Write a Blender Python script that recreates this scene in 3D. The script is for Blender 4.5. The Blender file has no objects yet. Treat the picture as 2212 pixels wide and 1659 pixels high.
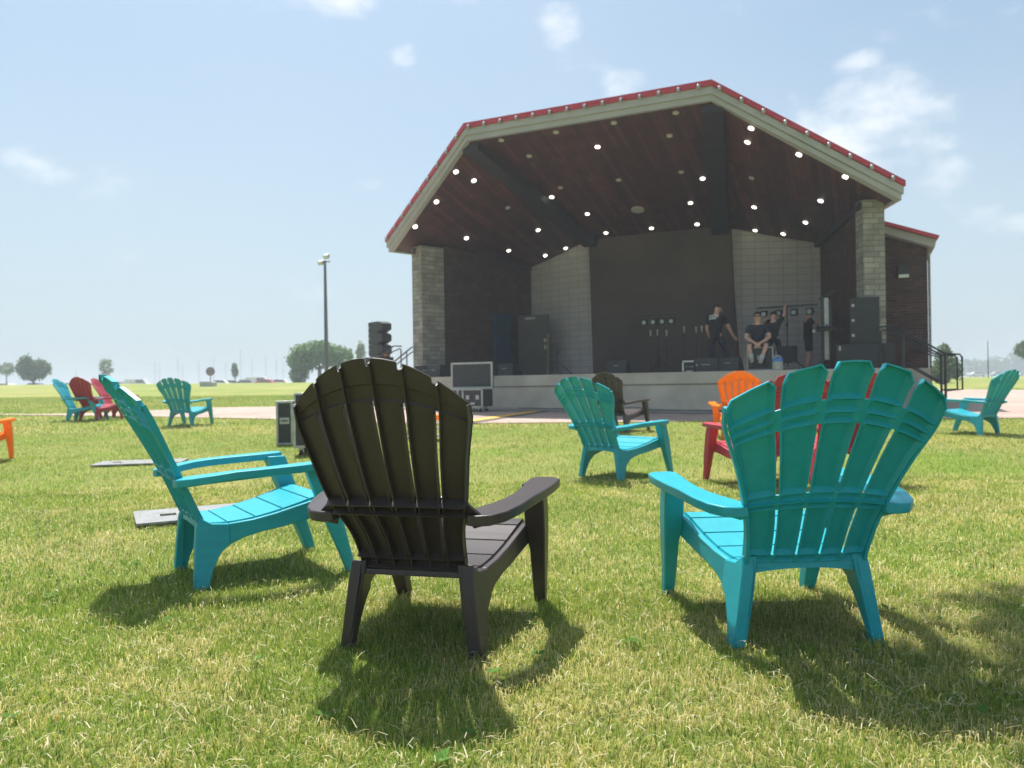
import bpy, bmesh, math, random
import numpy as np
from mathutils import Vector, Matrix

random.seed(7); rng = np.random.default_rng(11)
scene = bpy.context.scene
R = math.radians

# ------------------------------------------------------------------ camera
CAM_H = 0.877
cam_d = bpy.data.cameras.new('camera'); cam = bpy.data.objects.new('camera', cam_d)
scene.collection.objects.link(cam); scene.camera = cam
cam_d.sensor_width = 36.0; cam_d.lens = 1661 / 2212 * 36.0
cam_d.clip_start = 0.05; cam_d.clip_end = 6000
cam.matrix_world = Matrix.Translation((0, 0, CAM_H)) @ Matrix.Rotation(R(90), 4, 'X') @ Matrix.Rotation(-0.0152, 4, 'Z')
cam_d.dof.use_dof = True; cam_d.dof.focus_distance = 2.35; cam_d.dof.aperture_fstop = 5.0

# ------------------------------------------------------------------ light
SUN_DIR = Vector((-0.14, 0.36, 0.93)).normalized()      # towards the sun
sun_el = math.asin(SUN_DIR.z)
world = bpy.data.worlds.new('World'); scene.world = world; world.use_nodes = True
wn, wl = world.node_tree.nodes, world.node_tree.links
wn.clear()
wout = wn.new('ShaderNodeOutputWorld'); bg = wn.new('ShaderNodeBackground'); wl.new(bg.outputs[0], wout.inputs[0])
sky = wn.new('ShaderNodeTexSky'); sky.sky_type = 'NISHITA'; sky.sun_disc = False
sky.sun_elevation = sun_el; sky.sun_rotation = math.atan2(SUN_DIR.x, SUN_DIR.y)
sky.air_density = 1.0; sky.dust_density = 3.0; sky.ozone_density = 1.6; sky.altitude = 0
bg.inputs['Strength'].default_value = 0.1
tc = wn.new('ShaderNodeTexCoord')
sep = wn.new('ShaderNodeSeparateXYZ'); wl.new(tc.outputs['Generated'], sep.inputs[0])

def wmath(op, a, b=None, c=None):
    n = wn.new('ShaderNodeMath'); n.operation = op
    for i, v in enumerate((a, b, c)):
        if v is None: continue
        if isinstance(v, (int, float)): n.inputs[i].default_value = v
        else: wl.new(v, n.inputs[i])
    return n.outputs[0]
zpos = wmath('MAXIMUM', sep.outputs[2], 0.0)
az = wmath('ARCTAN2', sep.outputs[0], sep.outputs[1]); el = wmath('ARCSINE', sep.outputs[2])
comb = wn.new('ShaderNodeCombineXYZ'); wl.new(az, comb.inputs[0]); wl.new(wmath('MULTIPLY', el, 1.6), comb.inputs[1])
n1 = wn.new('ShaderNodeTexNoise'); n1.inputs['Scale'].default_value = 9.0; n1.inputs['Detail'].default_value = 8; n1.inputs['Roughness'].default_value = 0.58
wl.new(comb.outputs[0], n1.inputs['Vector'])
# clouds: (azimuth deg, elevation deg, radius az, radius el, strength)
CLOUDS = [(23.0, 14.9, 7.6, 3.0, 1.0), (26.5, 17.8, 4.4, 3.0, 1.1), (19.0, 14.0, 4.0, 2.3, .9), (14.0, 18.2, 2.6, 1.3, .95),
          (4.0, 25.0, 1.9, 1.6, 1.0), (8.7, 21.0, 2.0, 1.3, .8), (-12.0, 26.5, 4.5, 1.6, .85), (-32.5, 14.0, 3.5, 1.3, .75),
          (29.6, 13.0, 2.2, 1.3, .7), (-7.6, 23.2, 1.2, .8, .7), (33.5, 9.5, 3.0, 1.2, .5), (24.5, 20.5, 2.2, .8, .8),
          (50, 22, 9, 4, 1), (-60, 25, 10, 4, 1), (-45, 33, 8, 4, 1), (60, 10, 8, 2, 1), (120, 20, 20, 6, 1), (-130, 18, 20, 6, 1)]
mask = None
for (a, e, ra, re_, s) in CLOUDS:
    dx = wmath('MULTIPLY', wmath('SUBTRACT', az, R(a)), 1 / R(ra)); dy = wmath('MULTIPLY', wmath('SUBTRACT', el, R(e)), 1 / R(re_))
    r2 = wmath('MULTIPLY_ADD', dx, dx, wmath('MULTIPLY', dy, dy))
    m = wmath('MAXIMUM', wmath('MULTIPLY', wmath('SUBTRACT', 1.0, r2), s), -0.3)
    mask = m if mask is None else wmath('MAXIMUM', mask, m)
dens = wmath('ADD', wmath('MULTIPLY', wmath('SUBTRACT', n1.outputs[0], 0.52), 4.4), mask)
dens = wmath('MULTIPLY', dens, 0.55); 
cl = wn.new('ShaderNodeMapRange'); cl.interpolation_type = 'SMOOTHSTEP'
wl.new(dens, cl.inputs[0]); cl.inputs[1].default_value = 0.0; cl.inputs[2].default_value = 0.85; cl.inputs[3].default_value = 0; cl.inputs[4].default_value = 0.72
# thin overall veil, thicker towards the horizon
veil = wn.new('ShaderNodeMapRange'); veil.interpolation_type = 'SMOOTHERSTEP'; wl.new(zpos, veil.inputs[0])
veil.inputs[1].default_value = 0.0; veil.inputs[2].default_value = 0.55; veil.inputs[3].default_value = 0.72; veil.inputs[4].default_value = 0.24
n2 = wn.new('ShaderNodeTexNoise'); n2.inputs['Scale'].default_value = 2.2; n2.inputs['Detail'].default_value = 4; wl.new(comb.outputs[0], n2.inputs['Vector'])
veil2 = wmath('ADD', veil.outputs[0], wmath('MULTIPLY', wmath('SUBTRACT', n2.outputs[0], .5), .45)); veil2 = wmath('MINIMUM', wmath('MAXIMUM', veil2, 0.0), 1.0)
mx1 = wn.new('ShaderNodeMix'); mx1.data_type = 'RGBA'; wl.new(veil2, mx1.inputs[0]); 
tint = wn.new('ShaderNodeMix'); tint.data_type = 'RGBA'; tint.blend_type = 'MULTIPLY'; tint.inputs[0].default_value = 1; wl.new(sky.outputs[0], tint.inputs[6]); tint.inputs[7].default_value = (.86, 1.0, 1.0, 1)
wl.new(tint.outputs[2], mx1.inputs[6]); mx1.inputs[7].default_value = (4.3, 5.15, 5.75, 1)
mx2 = wn.new('ShaderNodeMix'); mx2.data_type = 'RGBA'; wl.new(cl.outputs[0], mx2.inputs[0]); wl.new(mx1.outputs[2], mx2.inputs[6]); mx2.inputs[7].default_value = (7.6, 7.7, 7.8, 1)
wl.new(mx2.outputs[2], bg.inputs[0])

sun_d = bpy.data.lights.new('sun', 'SUN'); sun = bpy.data.objects.new('sun', sun_d); scene.collection.objects.link(sun)
sun_d.energy = 4.8; sun_d.angle = R(0.7); sun_d.color = (1.0, 0.955, 0.88)
sun.rotation_euler = SUN_DIR.to_track_quat('Z', 'Y').to_euler(); sun.location = (0, 0, 30)

vs = scene.view_settings
vs.view_transform = 'Standard'; vs.look = 'None'; vs.exposure = 0.64; vs.gamma = 1.0
scene.render.engine = 'CYCLES'
scene.cycles.use_denoising = True
scene.cycles.max_bounces = 8; scene.cycles.transparent_max_bounces = 8
scene.cycles.volume_bounces = 0; scene.cycles.diffuse_bounces = 4; scene.cycles.glossy_bounces = 3
scene.cycles.sample_clamp_indirect = 6

# ------------------------------------------------------------------ object helpers
C = scene.collection
def tag(o, label=None, cat=None, group=None, kind=None):
    if label: o['label'] = label
    if cat: o['category'] = cat
    if group: o['group'] = group
    if kind: o['kind'] = kind
    return o
def empty(name, loc, rz=0, label=None, cat=None, group=None):
    o = bpy.data.objects.new(name, None); C.objects.link(o); o.location = loc; o.rotation_euler = (0, 0, rz); o.empty_display_size = .2
    return tag(o, label, cat, group)
def kids(o): return [c for c in bpy.data.objects if c.parent == o]
def copy_tree(o, parent=None):
    c = o.copy(); C.objects.link(c)
    if parent: c.parent = parent
    for ch in kids(o): copy_tree(ch, c)
    return c

# ------------------------------------------------------------------ materials
def new_mat(name):
    m = bpy.data.materials.new(name); m.use_nodes = True
    return m, m.node_tree.nodes, m.node_tree.links, m.node_tree.nodes['Principled BSDF']
def noise_mat(name, c1, c2, scale=8, rough=.6, bump=0.0, bscale=None, metallic=0, detail=5, coord='Object', stretch=(1, 1, 1), spec=.5, trans=0):
    m, n, l, b = new_mat(name)
    t = n.new('ShaderNodeTexCoord'); mp = n.new('ShaderNodeMapping'); l.new(t.outputs[coord], mp.inputs[0]); mp.inputs['Scale'].default_value = stretch
    x = n.new('ShaderNodeTexNoise'); x.inputs['Scale'].default_value = scale; x.inputs['Detail'].default_value = detail; l.new(mp.outputs[0], x.inputs[0])
    r = n.new('ShaderNodeValToRGB'); l.new(x.outputs[0], r.inputs[0])
    r.color_ramp.elements[0].position = .32; r.color_ramp.elements[1].position = .68
    r.color_ramp.elements[0].color = (*c1, 1); r.color_ramp.elements[1].color = (*c2, 1)
    l.new(r.outputs[0], b.inputs['Base Color']); b.inputs['Roughness'].default_value = rough; b.inputs['Metallic'].default_value = metallic
    b.inputs['Specular IOR Level'].default_value = spec
    if bump:
        y = n.new('ShaderNodeTexNoise'); y.inputs['Scale'].default_value = bscale or scale * 4; y.inputs['Detail'].default_value = 4; l.new(mp.outputs[0], y.inputs[0])
        bp = n.new('ShaderNodeBump'); bp.inputs['Strength'].default_value = bump; bp.inputs['Distance'].default_value = .004
        l.new(y.outputs[0], bp.inputs['Height']); l.new(bp.outputs[0], b.inputs['Normal'])
    if trans:
        tr = n.new('ShaderNodeBsdfTranslucent'); l.new(r.outputs[0], tr.inputs[0])
        ms = n.new('ShaderNodeMixShader'); ms.inputs[0].default_value = trans
        l.new(b.outputs[0], ms.inputs[1]); l.new(tr.outputs[0], ms.inputs[2]); l.new(ms.outputs[0], n['Material Output'].inputs[0])
    return m
def plastic(name, col, trans=.06, var=.88, rough=.42):
    return noise_mat(name, tuple(c * var for c in col), col, scale=5, rough=rough, bump=.12, bscale=22, stretch=(6, 1.2, 6), spec=.4, trans=trans)
def brick_mat(name, c1, c2, mortar, bw, bh, msize=.012, offset=.5, rough=.85, bump=.5, squash=1.0, extra=None):
    m, n, l, b = new_mat(name)
    uv = n.new('ShaderNodeUVMap'); uv.uv_map = 'UVMap'
    br = n.new('ShaderNodeTexBrick'); l.new(uv.outputs[0], br.inputs[0])
    br.inputs['Scale'].default_value = 1; br.inputs['Brick Width'].default_value = bw; br.inputs['Row Height'].default_value = bh
    br.inputs['Mortar Size'].default_value = msize; br.inputs['Mortar Smooth'].default_value = .2; br.offset = offset; br.squash = squash
    br.inputs['Color1'].default_value = (*c1, 1); br.inputs['Color2'].default_value = (*c2, 1); br.inputs['Mortar'].default_value = (*mortar, 1)
    x = n.new('ShaderNodeTexNoise'); x.inputs['Scale'].default_value = 2.5; x.inputs['Detail'].default_value = 8; l.new(uv.outputs[0], x.inputs[0])
    mr = n.new('ShaderNodeMapRange'); l.new(x.outputs[0], mr.inputs[0]); mr.inputs[1].default_value = .3; mr.inputs[2].default_value = .7; mr.inputs[3].default_value = .72; mr.inputs[4].default_value = 1.2
    mu = n.new('ShaderNodeMix'); mu.data_type = 'RGBA'; mu.blend_type = 'MULTIPLY'; mu.inputs[0].default_value = 1
    l.new(br.outputs[0], mu.inputs[6]); l.new(mr.outputs[0], mu.inputs[7]); l.new(mu.outputs[2], b.inputs['Base Color'])
    b.inputs['Roughness'].default_value = rough; b.inputs['Specular IOR Level'].default_value = .3
    if bump:
        bp = n.new('ShaderNodeBump'); bp.inputs['Strength'].default_value = bump; bp.inputs['Distance'].default_value = .01; bp.invert = True
        l.new(br.outputs['Fac'], bp.inputs['Height']); l.new(bp.outputs[0], b.inputs['Normal'])
    return m

M = {}
M['teal'] = plastic('teal_plastic', (.012, .365, .445), trans=0)
M['brown'] = plastic('brown_plastic', (.056, .043, .044), trans=0, rough=.38)
M['maroon'] = plastic('maroon_plastic', (.42, .045, .07), trans=.05)
M['red'] = plastic('red_plastic', (.52, .06, .09), trans=.06)
M['orange'] = plastic('orange_plastic', (1.0, .36, .02), trans=.42)
M['black'] = noise_mat('black_shell', (.012, .013, .015), (.02, .021, .024), 6, .55)
M['black_cloth'] = noise_mat('black_cloth', (.012, .013, .018), (.02, .022, .028), 9, .9)
M['navy_cloth'] = noise_mat('navy_cloth', (.014, .018, .035), (.02, .026, .05), 9, .9)
M['grille'] = noise_mat('speaker_grille', (.02, .021, .024), (.035, .036, .04), 60, .7, bump=.3)
M['case'] = noise_mat('case_laminate', (.015, .017, .02), (.028, .03, .034), 12, .45)
M['silver'] = noise_mat('silver_trim', (.36, .37, .35), (.5, .51, .49), 9, .4, metallic=.4)
M['steel'] = noise_mat('bare_steel', (.3, .3, .3), (.45, .45, .44), 12, .4, metallic=.8)
M['rail'] = noise_mat('dark_rail', (.015, .015, .016), (.03, .03, .03), 10, .5)
M['concrete'] = noise_mat('concrete', (.46, .415, .33), (.62, .565, .46), 1.6, .9, bump=.3, bscale=40, detail=10)
M['concrete2'] = noise_mat('concrete_base', (.26, .25, .22), (.36, .34, .31), 2.2, .9, bump=.3, bscale=40, detail=10)
M['brick'] = brick_mat('dark_brick', (.055, .026, .022), (.10, .05, .04), (.09, .075, .07), .2, .07, .006)
M['stone'] = brick_mat('cut_stone', (.37, .35, .305), (.24, .225, .195), (.17, .16, .14), .34, .125, .009, offset=.37, bump=.9)
M['block'] = brick_mat('grey_panel_block', (.50, .475, .47), (.47, .445, .44), (.27, .255, .25), .41, .2, .008, offset=0, rough=.7)
for nd in M['block'].node_tree.nodes:
    if nd.type == 'MAP_RANGE': nd.inputs[3].default_value = .93; nd.inputs[4].default_value = 1.06
M['backwall'] = noise_mat('dark_back_wall', (.055, .042, .04), (.10, .072, .062), .6, .8, detail=6)
M['wood'] = brick_mat('soffit_wood', (.125, .048, .044), (.06, .026, .028), (.012, .008, .008), .13, 2.6, .006, offset=.43, rough=.5, bump=.3)
# the planks run across u: turn the brick rows
for nd in M['wood'].node_tree.nodes:
    if nd.type == 'UVMAP':
        uvn = nd
_l = M['wood'].node_tree.links; _n = M['wood'].node_tree.nodes
_mp = _n.new('ShaderNodeMapping'); _mp.inputs['Rotation'].default_value = (0, 0, R(90)); _l.new(uvn.outputs[0], _mp.inputs[0])
for nd in _n:
    if nd.type in ('TEX_BRICK', 'TEX_NOISE'): _l.new(_mp.outputs[0], nd.inputs[0])
    if nd.type == 'TEX_BRICK': nd.inputs['Brick Width'].default_value = 2.6; nd.inputs['Row Height'].default_value = .13
M['beam'] = noise_mat('dark_beam', (.022, .018, .024), (.032, .026, .034), 3, .6)
M['fascia'] = noise_mat('grey_fascia', (.335, .33, .335), (.385, .38, .38), 1.5, .5)
M['roof_red'] = noise_mat('red_metal_roof', (.42, .03, .045), (.5, .045, .06), 2, .4, metallic=.2)
M['door'] = noise_mat('olive_door', (.05, .05, .042), (.065, .063, .052), 3, .5)
M['blue_dark'] = noise_mat('dark_blue_room', (.004, .04, .09), (.008, .055, .12), 2, .7)
M['skin'] = noise_mat('skin', (.60, .33, .24), (.68, .40, .30), 14, .5)
M['hair'] = noise_mat('hair', (.02, .012, .008), (.035, .022, .014), 30, .6)
M['jean'] = noise_mat('dark_jean', (.012, .016, .03), (.022, .027, .045), 20, .9)
M['shorts'] = noise_mat('dark_shorts', (.02, .023, .028), (.03, .034, .04), 20, .9)
M['white'] = noise_mat('white_paint', (.72, .72, .7), (.8, .8, .78), 5, .5)
M['bluecap'] = noise_mat('blue_fabric', (.02, .05, .25), (.03, .08, .35), 9, .8)
M['bluelid'] = noise_mat('blue_plastic', (.06, .2, .5), (.09, .26, .6), 9, .4)
M['yellow'] = noise_mat('worn_yellow_paint', (.66, .38, .06), (.85, .52, .10), 3, .8, detail=8)
M['dark_line'] = noise_mat('dark_joint', (.09, .085, .08), (.14, .13, .12), 3, .9)
M['plate'] = noise_mat('grey_board', (.20, .205, .21), (.27, .275, .28), 9, .7, bump=.3)
M['timber'] = noise_mat('pale_timber', (.36, .24, .10), (.45, .3, .14), 9, .6)
M['red_flag'] = noise_mat('red_paint', (.5, .03, .03), (.6, .05, .05), 3, .5)
M['glass_dark'] = noise_mat('dark_glass', (.02, .025, .03), (.03, .035, .04), 2, .1)
M['bark'] = noise_mat('bark', (.08, .055, .04), (.15, .11, .08), 12, .9, bump=.5)
M['sole'] = noise_mat('shoe', (.03, .03, .03), (.05, .05, .05), 9, .8)
M['sock'] = noise_mat('sock', (.42, .42, .4), (.5, .5, .48), 20, .9)
def leaf_mat(name, c1, c2):
    m, n, l, b = new_mat(name)
    a = n.new('ShaderNodeAttribute'); a.attribute_name = 'tint'
    r = n.new('ShaderNodeValToRGB'); l.new(a.outputs['Fac'], r.inputs[0]); r.color_ramp.elements[0].color = (*c1, 1); r.color_ramp.elements[1].color = (*c2, 1)
    l.new(r.outputs[0], b.inputs['Base Color']); b.inputs['Roughness'].default_value = .6
    tr = n.new('ShaderNodeBsdfTranslucent'); l.new(r.outputs[0], tr.inputs[0]); ms = n.new('ShaderNodeMixShader'); ms.inputs[0].default_value = .3
    l.new(b.outputs[0], ms.inputs[1]); l.new(tr.outputs[0], ms.inputs[2]); l.new(ms.outputs[0], n['Material Output'].inputs[0])
    return m
M['leaf'] = leaf_mat('leaf', (.05, .10, .025), (.13, .22, .05))
M['leaf_pale'] = leaf_mat('leaf_pale', (.11, .17, .06), (.2, .28, .10))
M['leaf_bright'] = leaf_mat('leaf_bright', (.07, .16, .03), (.18, .32, .06))
M['needle'] = leaf_mat('needle', (.03, .07, .03), (.07, .13, .05))
def emit_mat(name, col, s):
    m, n, l, b = new_mat(name); b.inputs['Base Color'].default_value = (.8, .8, .8, 1); b.inputs['Emission Color'].default_value = (*col, 1); b.inputs['Emission Strength'].default_value = s
    return m
M['lamp_on'] = emit_mat('lit_lamp_lens', (1, .95, .82), 3.0)
M['lamp_off'] = noise_mat('unlit_lamp_lens', (.45, .43, .42), (.55, .53, .5), 4, .4)
M['led'] = noise_mat('par_lens', (.3, .33, .32), (.42, .45, .43), 30, .25)

# ------------------------------------------------------------------ mesh builder
class MB:
    def __init__(s): s.v = []; s.f = []
    def add(s, vs, fs):
        o = len(s.v); s.v += [tuple(v) for v in vs]; s.f += [tuple(i + o for i in f) for f in fs]; return s
    def box(s, c, d, rz=0, rx=0, ry=0):
        m = Matrix.Translation(c) @ Matrix.Rotation(rz, 4, 'Z') @ Matrix.Rotation(ry, 4, 'Y') @ Matrix.Rotation(rx, 4, 'X')
        vs = [m @ Vector((x * d[0] / 2, y * d[1] / 2, z * d[2] / 2)) for x in (-1, 1) for y in (-1, 1) for z in (-1, 1)]
        return s.add(vs, [(0, 1, 3, 2), (4, 6, 7, 5), (0, 4, 5, 1), (2, 3, 7, 6), (0, 2, 6, 4), (1, 5, 7, 3)])
    def bar(s, a, b, w, h=None):        # rectangular bar between two points
        a = Vector(a); b = Vector(b); h = h or w; d = (b - a).normalized()
        up = Vector((0, 0, 1)) if abs(d.z) < .95 else Vector((0, 1, 0))
        x = d.cross(up).normalized(); y = x.cross(d).normalized()
        vs = [p + x * i * w / 2 + y * j * h / 2 for p in (a, b) for (i, j) in ((-1, -1), (1, -1), (1, 1), (-1, 1))]
        return s.add(vs, [(0, 3, 2, 1), (4, 5, 6, 7), (0, 1, 5, 4), (1, 2, 6, 5), (2, 3, 7, 6), (3, 0, 4, 7)])
    def tube(s, pts, r, n=8):
        pts = [Vector(p) for p in pts]; rs = r if isinstance(r, (list, tuple)) else [r] * len(pts)
        vs = []; fs = []
        for i, p in enumerate(pts):
            d = (pts[min(i + 1, len(pts) - 1)] - pts[max(i - 1, 0)]).normalized()
            up = Vector((0, 0, 1)) if abs(d.z) < .95 else Vector((0, 1, 0))
            x = d.cross(up).normalized(); y = x.cross(d).normalized()
            for k in range(n):
                a = 2 * math.pi * k / n; vs.append(p + (x * math.cos(a) + y * math.sin(a)) * rs[i])
        for i in range(len(pts) - 1):
            for k in range(n): fs.append((i * n + k, i * n + (k + 1) % n, (i + 1) * n + (k + 1) % n, (i + 1) * n + k))
        fs.append(tuple(range(n))[::-1]); fs.append(tuple((len(pts) - 1) * n + k for k in range(n)))
        return s.add(vs, fs)
    def prism(s, poly, axis_fn0, axis_fn1):   # polygon (list of 2D) mapped by two functions
        n = len(poly); vs = [axis_fn0(*p) for p in poly] + [axis_fn1(*p) for p in poly]
        fs = [tuple(range(n))[::-1], tuple(range(n, 2 * n))] + [(i, (i + 1) % n, n + (i + 1) % n, n + i) for i in range(n)]
        return s.add(vs, fs)
    def sphere(s, c, r, n=12, m=8):
        r = r if isinstance(r, (tuple, list)) else (r, r, r)
        vs = [(c[0], c[1], c[2] - r[2])]
        for j in range(1, m):
            t = -math.pi / 2 + math.pi * j / m
            for k in range(n):
                a = 2 * math.pi * k / n; vs.append((c[0] + r[0] * math.cos(t) * math.cos(a), c[1] + r[1] * math.cos(t) * math.sin(a), c[2] + r[2] * math.sin(t)))
        vs.append((c[0], c[1], c[2] + r[2])); fs = [(0, 1 + (k + 1) % n, 1 + k) for k in range(n)]
        for j in range(m - 2):
            for k in range(n): fs.append((1 + j * n + k, 1 + j * n + (k + 1) % n, 1 + (j + 1) * n + (k + 1) % n, 1 + (j + 1) * n + k))
        L = len(vs) - 1; fs += [(L, 1 + (m - 2) * n + k, 1 + (m - 2) * n + (k + 1) % n) for k in range(n)]
        return s.add(vs, fs)
    def build(s, name, mat, parent=None, bevel=0, smooth=False, solid=0, uv=False, seg=2):
        me = bpy.data.meshes.new(name); me.from_pydata(s.v, [], s.f)
        bm = bmesh.new(); bm.from_mesh(me); bmesh.ops.recalc_face_normals(bm, faces=bm.faces); bm.to_mesh(me); bm.free()
        if uv: box_uv(me)
        o = bpy.data.objects.new(name, me); C.objects.link(o)
        if mat: me.materials.append(mat)
        if parent: o.parent = parent
        if smooth:
            for p in me.polygons: p.use_smooth = True
        if solid:
            md = o.modifiers.new('solid', 'SOLIDIFY'); md.thickness = solid; md.offset = 0
        if bevel:
            md = o.modifiers.new('bevel', 'BEVEL'); md.width = bevel; md.segments = seg; md.limit_method = 'ANGLE'; md.angle_limit = R(35)
            for p in me.polygons: p.use_smooth = True
            md.harden_normals = False
            me.set_sharp_from_angle(angle=R(40))
        return o
def box_uv(me):
    lay = me.uv_layers.new(name='UVMap')
    for p in me.polygons:
        n = p.normal
        for li in p.loop_indices:
            c = me.vertices[me.loops[li].vertex_index].co
            if abs(n.z) < .6:
                t = Vector((-n.y, n.x, 0)).normalized(); lay.data[li].uv = (c.x * t.x + c.y * t.y, c.z)
            else: lay.data[li].uv = (c.x, c.y)

# ------------------------------------------------------------------ terrain
def zt(x, y):
    x = np.asarray(x, float); y = np.asarray(y, float); yy = np.maximum(y, .1)
    k = np.clip(.5 * (1 - x / yy / .67), 0, 1); g = .012 + .011 * k
    d = np.clip(y - 7.5, 0, 67.5)
    soft = np.where(d < 3, d * d / 6, d - 1.5) + np.minimum(d, 6) / 6 * 1.5 * (d > 0)
    return g * np.minimum(soft, 67.5)
def Z(x, y): return float(zt(x, y))
def axis(vals): return np.array(sorted(set(np.round(vals, 3))))
xs = axis(np.concatenate([np.arange(-30, 45, .5), np.arange(-120, 120, 5), np.arange(-1500, 1501, 100)]))
ys = axis(np.concatenate([np.arange(-2, 42, .5), np.arange(-40, 140, 4), np.arange(-1500, 1501, 100)]))
def mesh_np(name, verts, faces_idx, loop_tot, mat, kind=None):
    me = bpy.data.meshes.new(name)
    me.vertices.add(len(verts)); me.vertices.foreach_set('co', np.asarray(verts, np.float32).ravel())
    me.loops.add(len(faces_idx)); me.loops.foreach_set('vertex_index', np.asarray(faces_idx, np.int32))
    me.polygons.add(len(loop_tot)); st = np.concatenate([[0], np.cumsum(loop_tot)[:-1]]).astype(np.int32)
    me.polygons.foreach_set('loop_start', st); me.update(calc_edges=True); me.validate()
    if mat: me.materials.append(mat)
    o = bpy.data.objects.new(name, me); C.objects.link(o)
    if kind: o['kind'] = kind
    return o
def grid_obj(name, XS, YS, zf, mat, kind='structure'):
    X, Y = np.meshgrid(XS, YS); V = np.stack([X, Y, zf(X, Y)], -1).reshape(-1, 3)
    nx, ny = len(XS), len(YS); i = np.arange(nx - 1); j = np.arange(ny - 1); I, J = np.meshgrid(i, j); a = (J * nx + I).ravel()
    F = np.stack([a, a + 1, a + nx + 1, a + nx], -1).ravel()
    o = mesh_np(name, V, F, np.full(len(a), 4), mat, kind)
    o.data.polygons.foreach_set('use_smooth', np.ones(len(o.data.polygons), bool)); return o
# lawn material
m, n, l, b = new_mat('lawn_ground')
g = n.new('ShaderNodeNewGeometry')
def gn(scale, detail=6, rough=.6, stretch=None):
    x = n.new('ShaderNodeTexNoise'); x.inputs['Scale'].default_value = scale; x.inputs['Detail'].default_value = detail; x.inputs['Roughness'].default_value = rough
    if stretch:
        mp = n.new('ShaderNodeMapping'); mp.inputs['Scale'].default_value = stretch; l.new(g.outputs[0], mp.inputs[0]); l.new(mp.outputs[0], x.inputs[0])
    else: l.new(g.outputs[0], x.inputs[0])
    return x.outputs[0]
def ramp(src, stops):
    r = n.new('ShaderNodeValToRGB'); l.new(src, r.inputs[0]); e = r.color_ramp.elements
    while len(e) < len(stops): e.new(.5)
    for k, (p, c) in enumerate(stops): e[k].position = p; e[k].color = (*c, 1)
    return r.outputs[0]
fine = ramp(gn(60, 8, .75), [(.3, (.10, .13, .04)), (.5, (.26, .285, .09)), (.7, (.43, .41, .18))])
patch = ramp(gn(.55, 5, .6, (1, .8, 1)), [(.36, (.75, .95, .55)), (.5, (1, 1, 1)), (.66, (1.35, 1.12, 1.15))])
mx = n.new('ShaderNodeMix'); mx.data_type = 'RGBA'; mx.blend_type = 'MULTIPLY'; mx.inputs[0].default_value = 1; l.new(fine, mx.inputs[6]); l.new(patch, mx.inputs[7])
mow = ramp(gn(.12, 3, .5, (.35, 2.2, 1)), [(.38, (.85, .95, .8)), (.62, (1.15, 1.08, 1.1))])
mx3 = n.new('ShaderNodeMix'); mx3.data_type = 'RGBA'; mx3.blend_type = 'MULTIPLY'; mx3.inputs[0].default_value = 1; l.new(mx.outputs[2], mx3.inputs[6]); l.new(mow, mx3.inputs[7])
l.new(mx3.outputs[2], b.inputs['Base Color']); b.inputs['Roughness'].default_value = .95; b.inputs['Specular IOR Level'].default_value = .1
bp = n.new('ShaderNodeBump'); bp.inputs['Strength'].default_value = .9; bp.inputs['Distance'].default_value = .03; l.new(gn(45, 6, .7), bp.inputs['Height']); l.new(bp.outputs[0], b.inputs['Normal'])
M['lawn'] = m
grid_obj('lawn_ground', xs, ys, zt, M['lawn'])

# plaza of pavers
PF = np.array([(-16, 20.6), (-14, 19.95), (-12, 19.3), (-9, 18.35), (-6.6, 17.3), (-5.2, 16.7), (-3.5, 15.4), (-2, 14.75), (0, 14.6), (4, 14.5), (9.6, 14.4), (20, 14.5), (40, 16)])
PB = np.array([(-16, 20.8), (-14, 20.2), (-12, 19.75), (-10.5, 20.2), (-9, 22.5), (-6.9, 22.7), (-4, 26), (0, 32), (10, 36), (18.8, 35), (21.4, 32.2), (40, 28)])
def plaza_f(x): return np.interp(x, PF[:, 0], PF[:, 1])
def plaza_b(x): return np.interp(x, PB[:, 0], PB[:, 1])
m, n, l, b = new_mat('plaza_pavers')
g = n.new('ShaderNodeNewGeometry'); mp = n.new('ShaderNodeMapping'); mp.inputs['Rotation'].default_value = (0, 0, R(24.7)); l.new(g.outputs[0], mp.inputs[0])
br = n.new('ShaderNodeTexBrick'); l.new(mp.outputs[0], br.inputs[0]); br.inputs['Scale'].default_value = 1; br.inputs['Brick Width'].default_value = .22; br.inputs['Row Height'].default_value = .11; br.inputs['Mortar Size'].default_value = .006
br.inputs['Color1'].default_value = (.40, .27, .23, 1); br.inputs['Color2'].default_value = (.46, .37, .32, 1); br.inputs['Mortar'].default_value = (.3, .26, .22, 1)
x = gn(.5, 6); c = ramp(x, [(.3, (.85, .8, .78)), (.7, (1.12, 1.1, 1.08))])
mx = n.new('ShaderNodeMix'); mx.data_type = 'RGBA'; mx.blend_type = 'MULTIPLY'; mx.inputs[0].default_value = 1; l.new(br.outputs[0], mx.inputs[6]); l.new(c, mx.inputs[7]); l.new(mx.outputs[2], b.inputs['Base Color']); b.inputs['Roughness'].default_value = .85
M['paver'] = m
px_ = np.arange(-16, 40.01, .5); V = []; NR = 30
for r_ in range(NR + 1):
    f_ = r_ / NR; Y = plaza_f(px_) * (1 - f_) + plaza_b(px_) * f_
    V.append(np.stack([px_, Y, zt(px_, Y) + .014], -1))
V = np.array(V).reshape(-1, 3); nx = len(px_); I, J = np.meshgrid(np.arange(nx - 1), np.arange(NR)); a = (J * nx + I).ravel()
mesh_np('plaza_pavement', V, np.stack([a, a + 1, a + nx + 1, a + nx], -1).ravel(), np.full(len(a), 4), M['paver'], 'structure')

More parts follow.
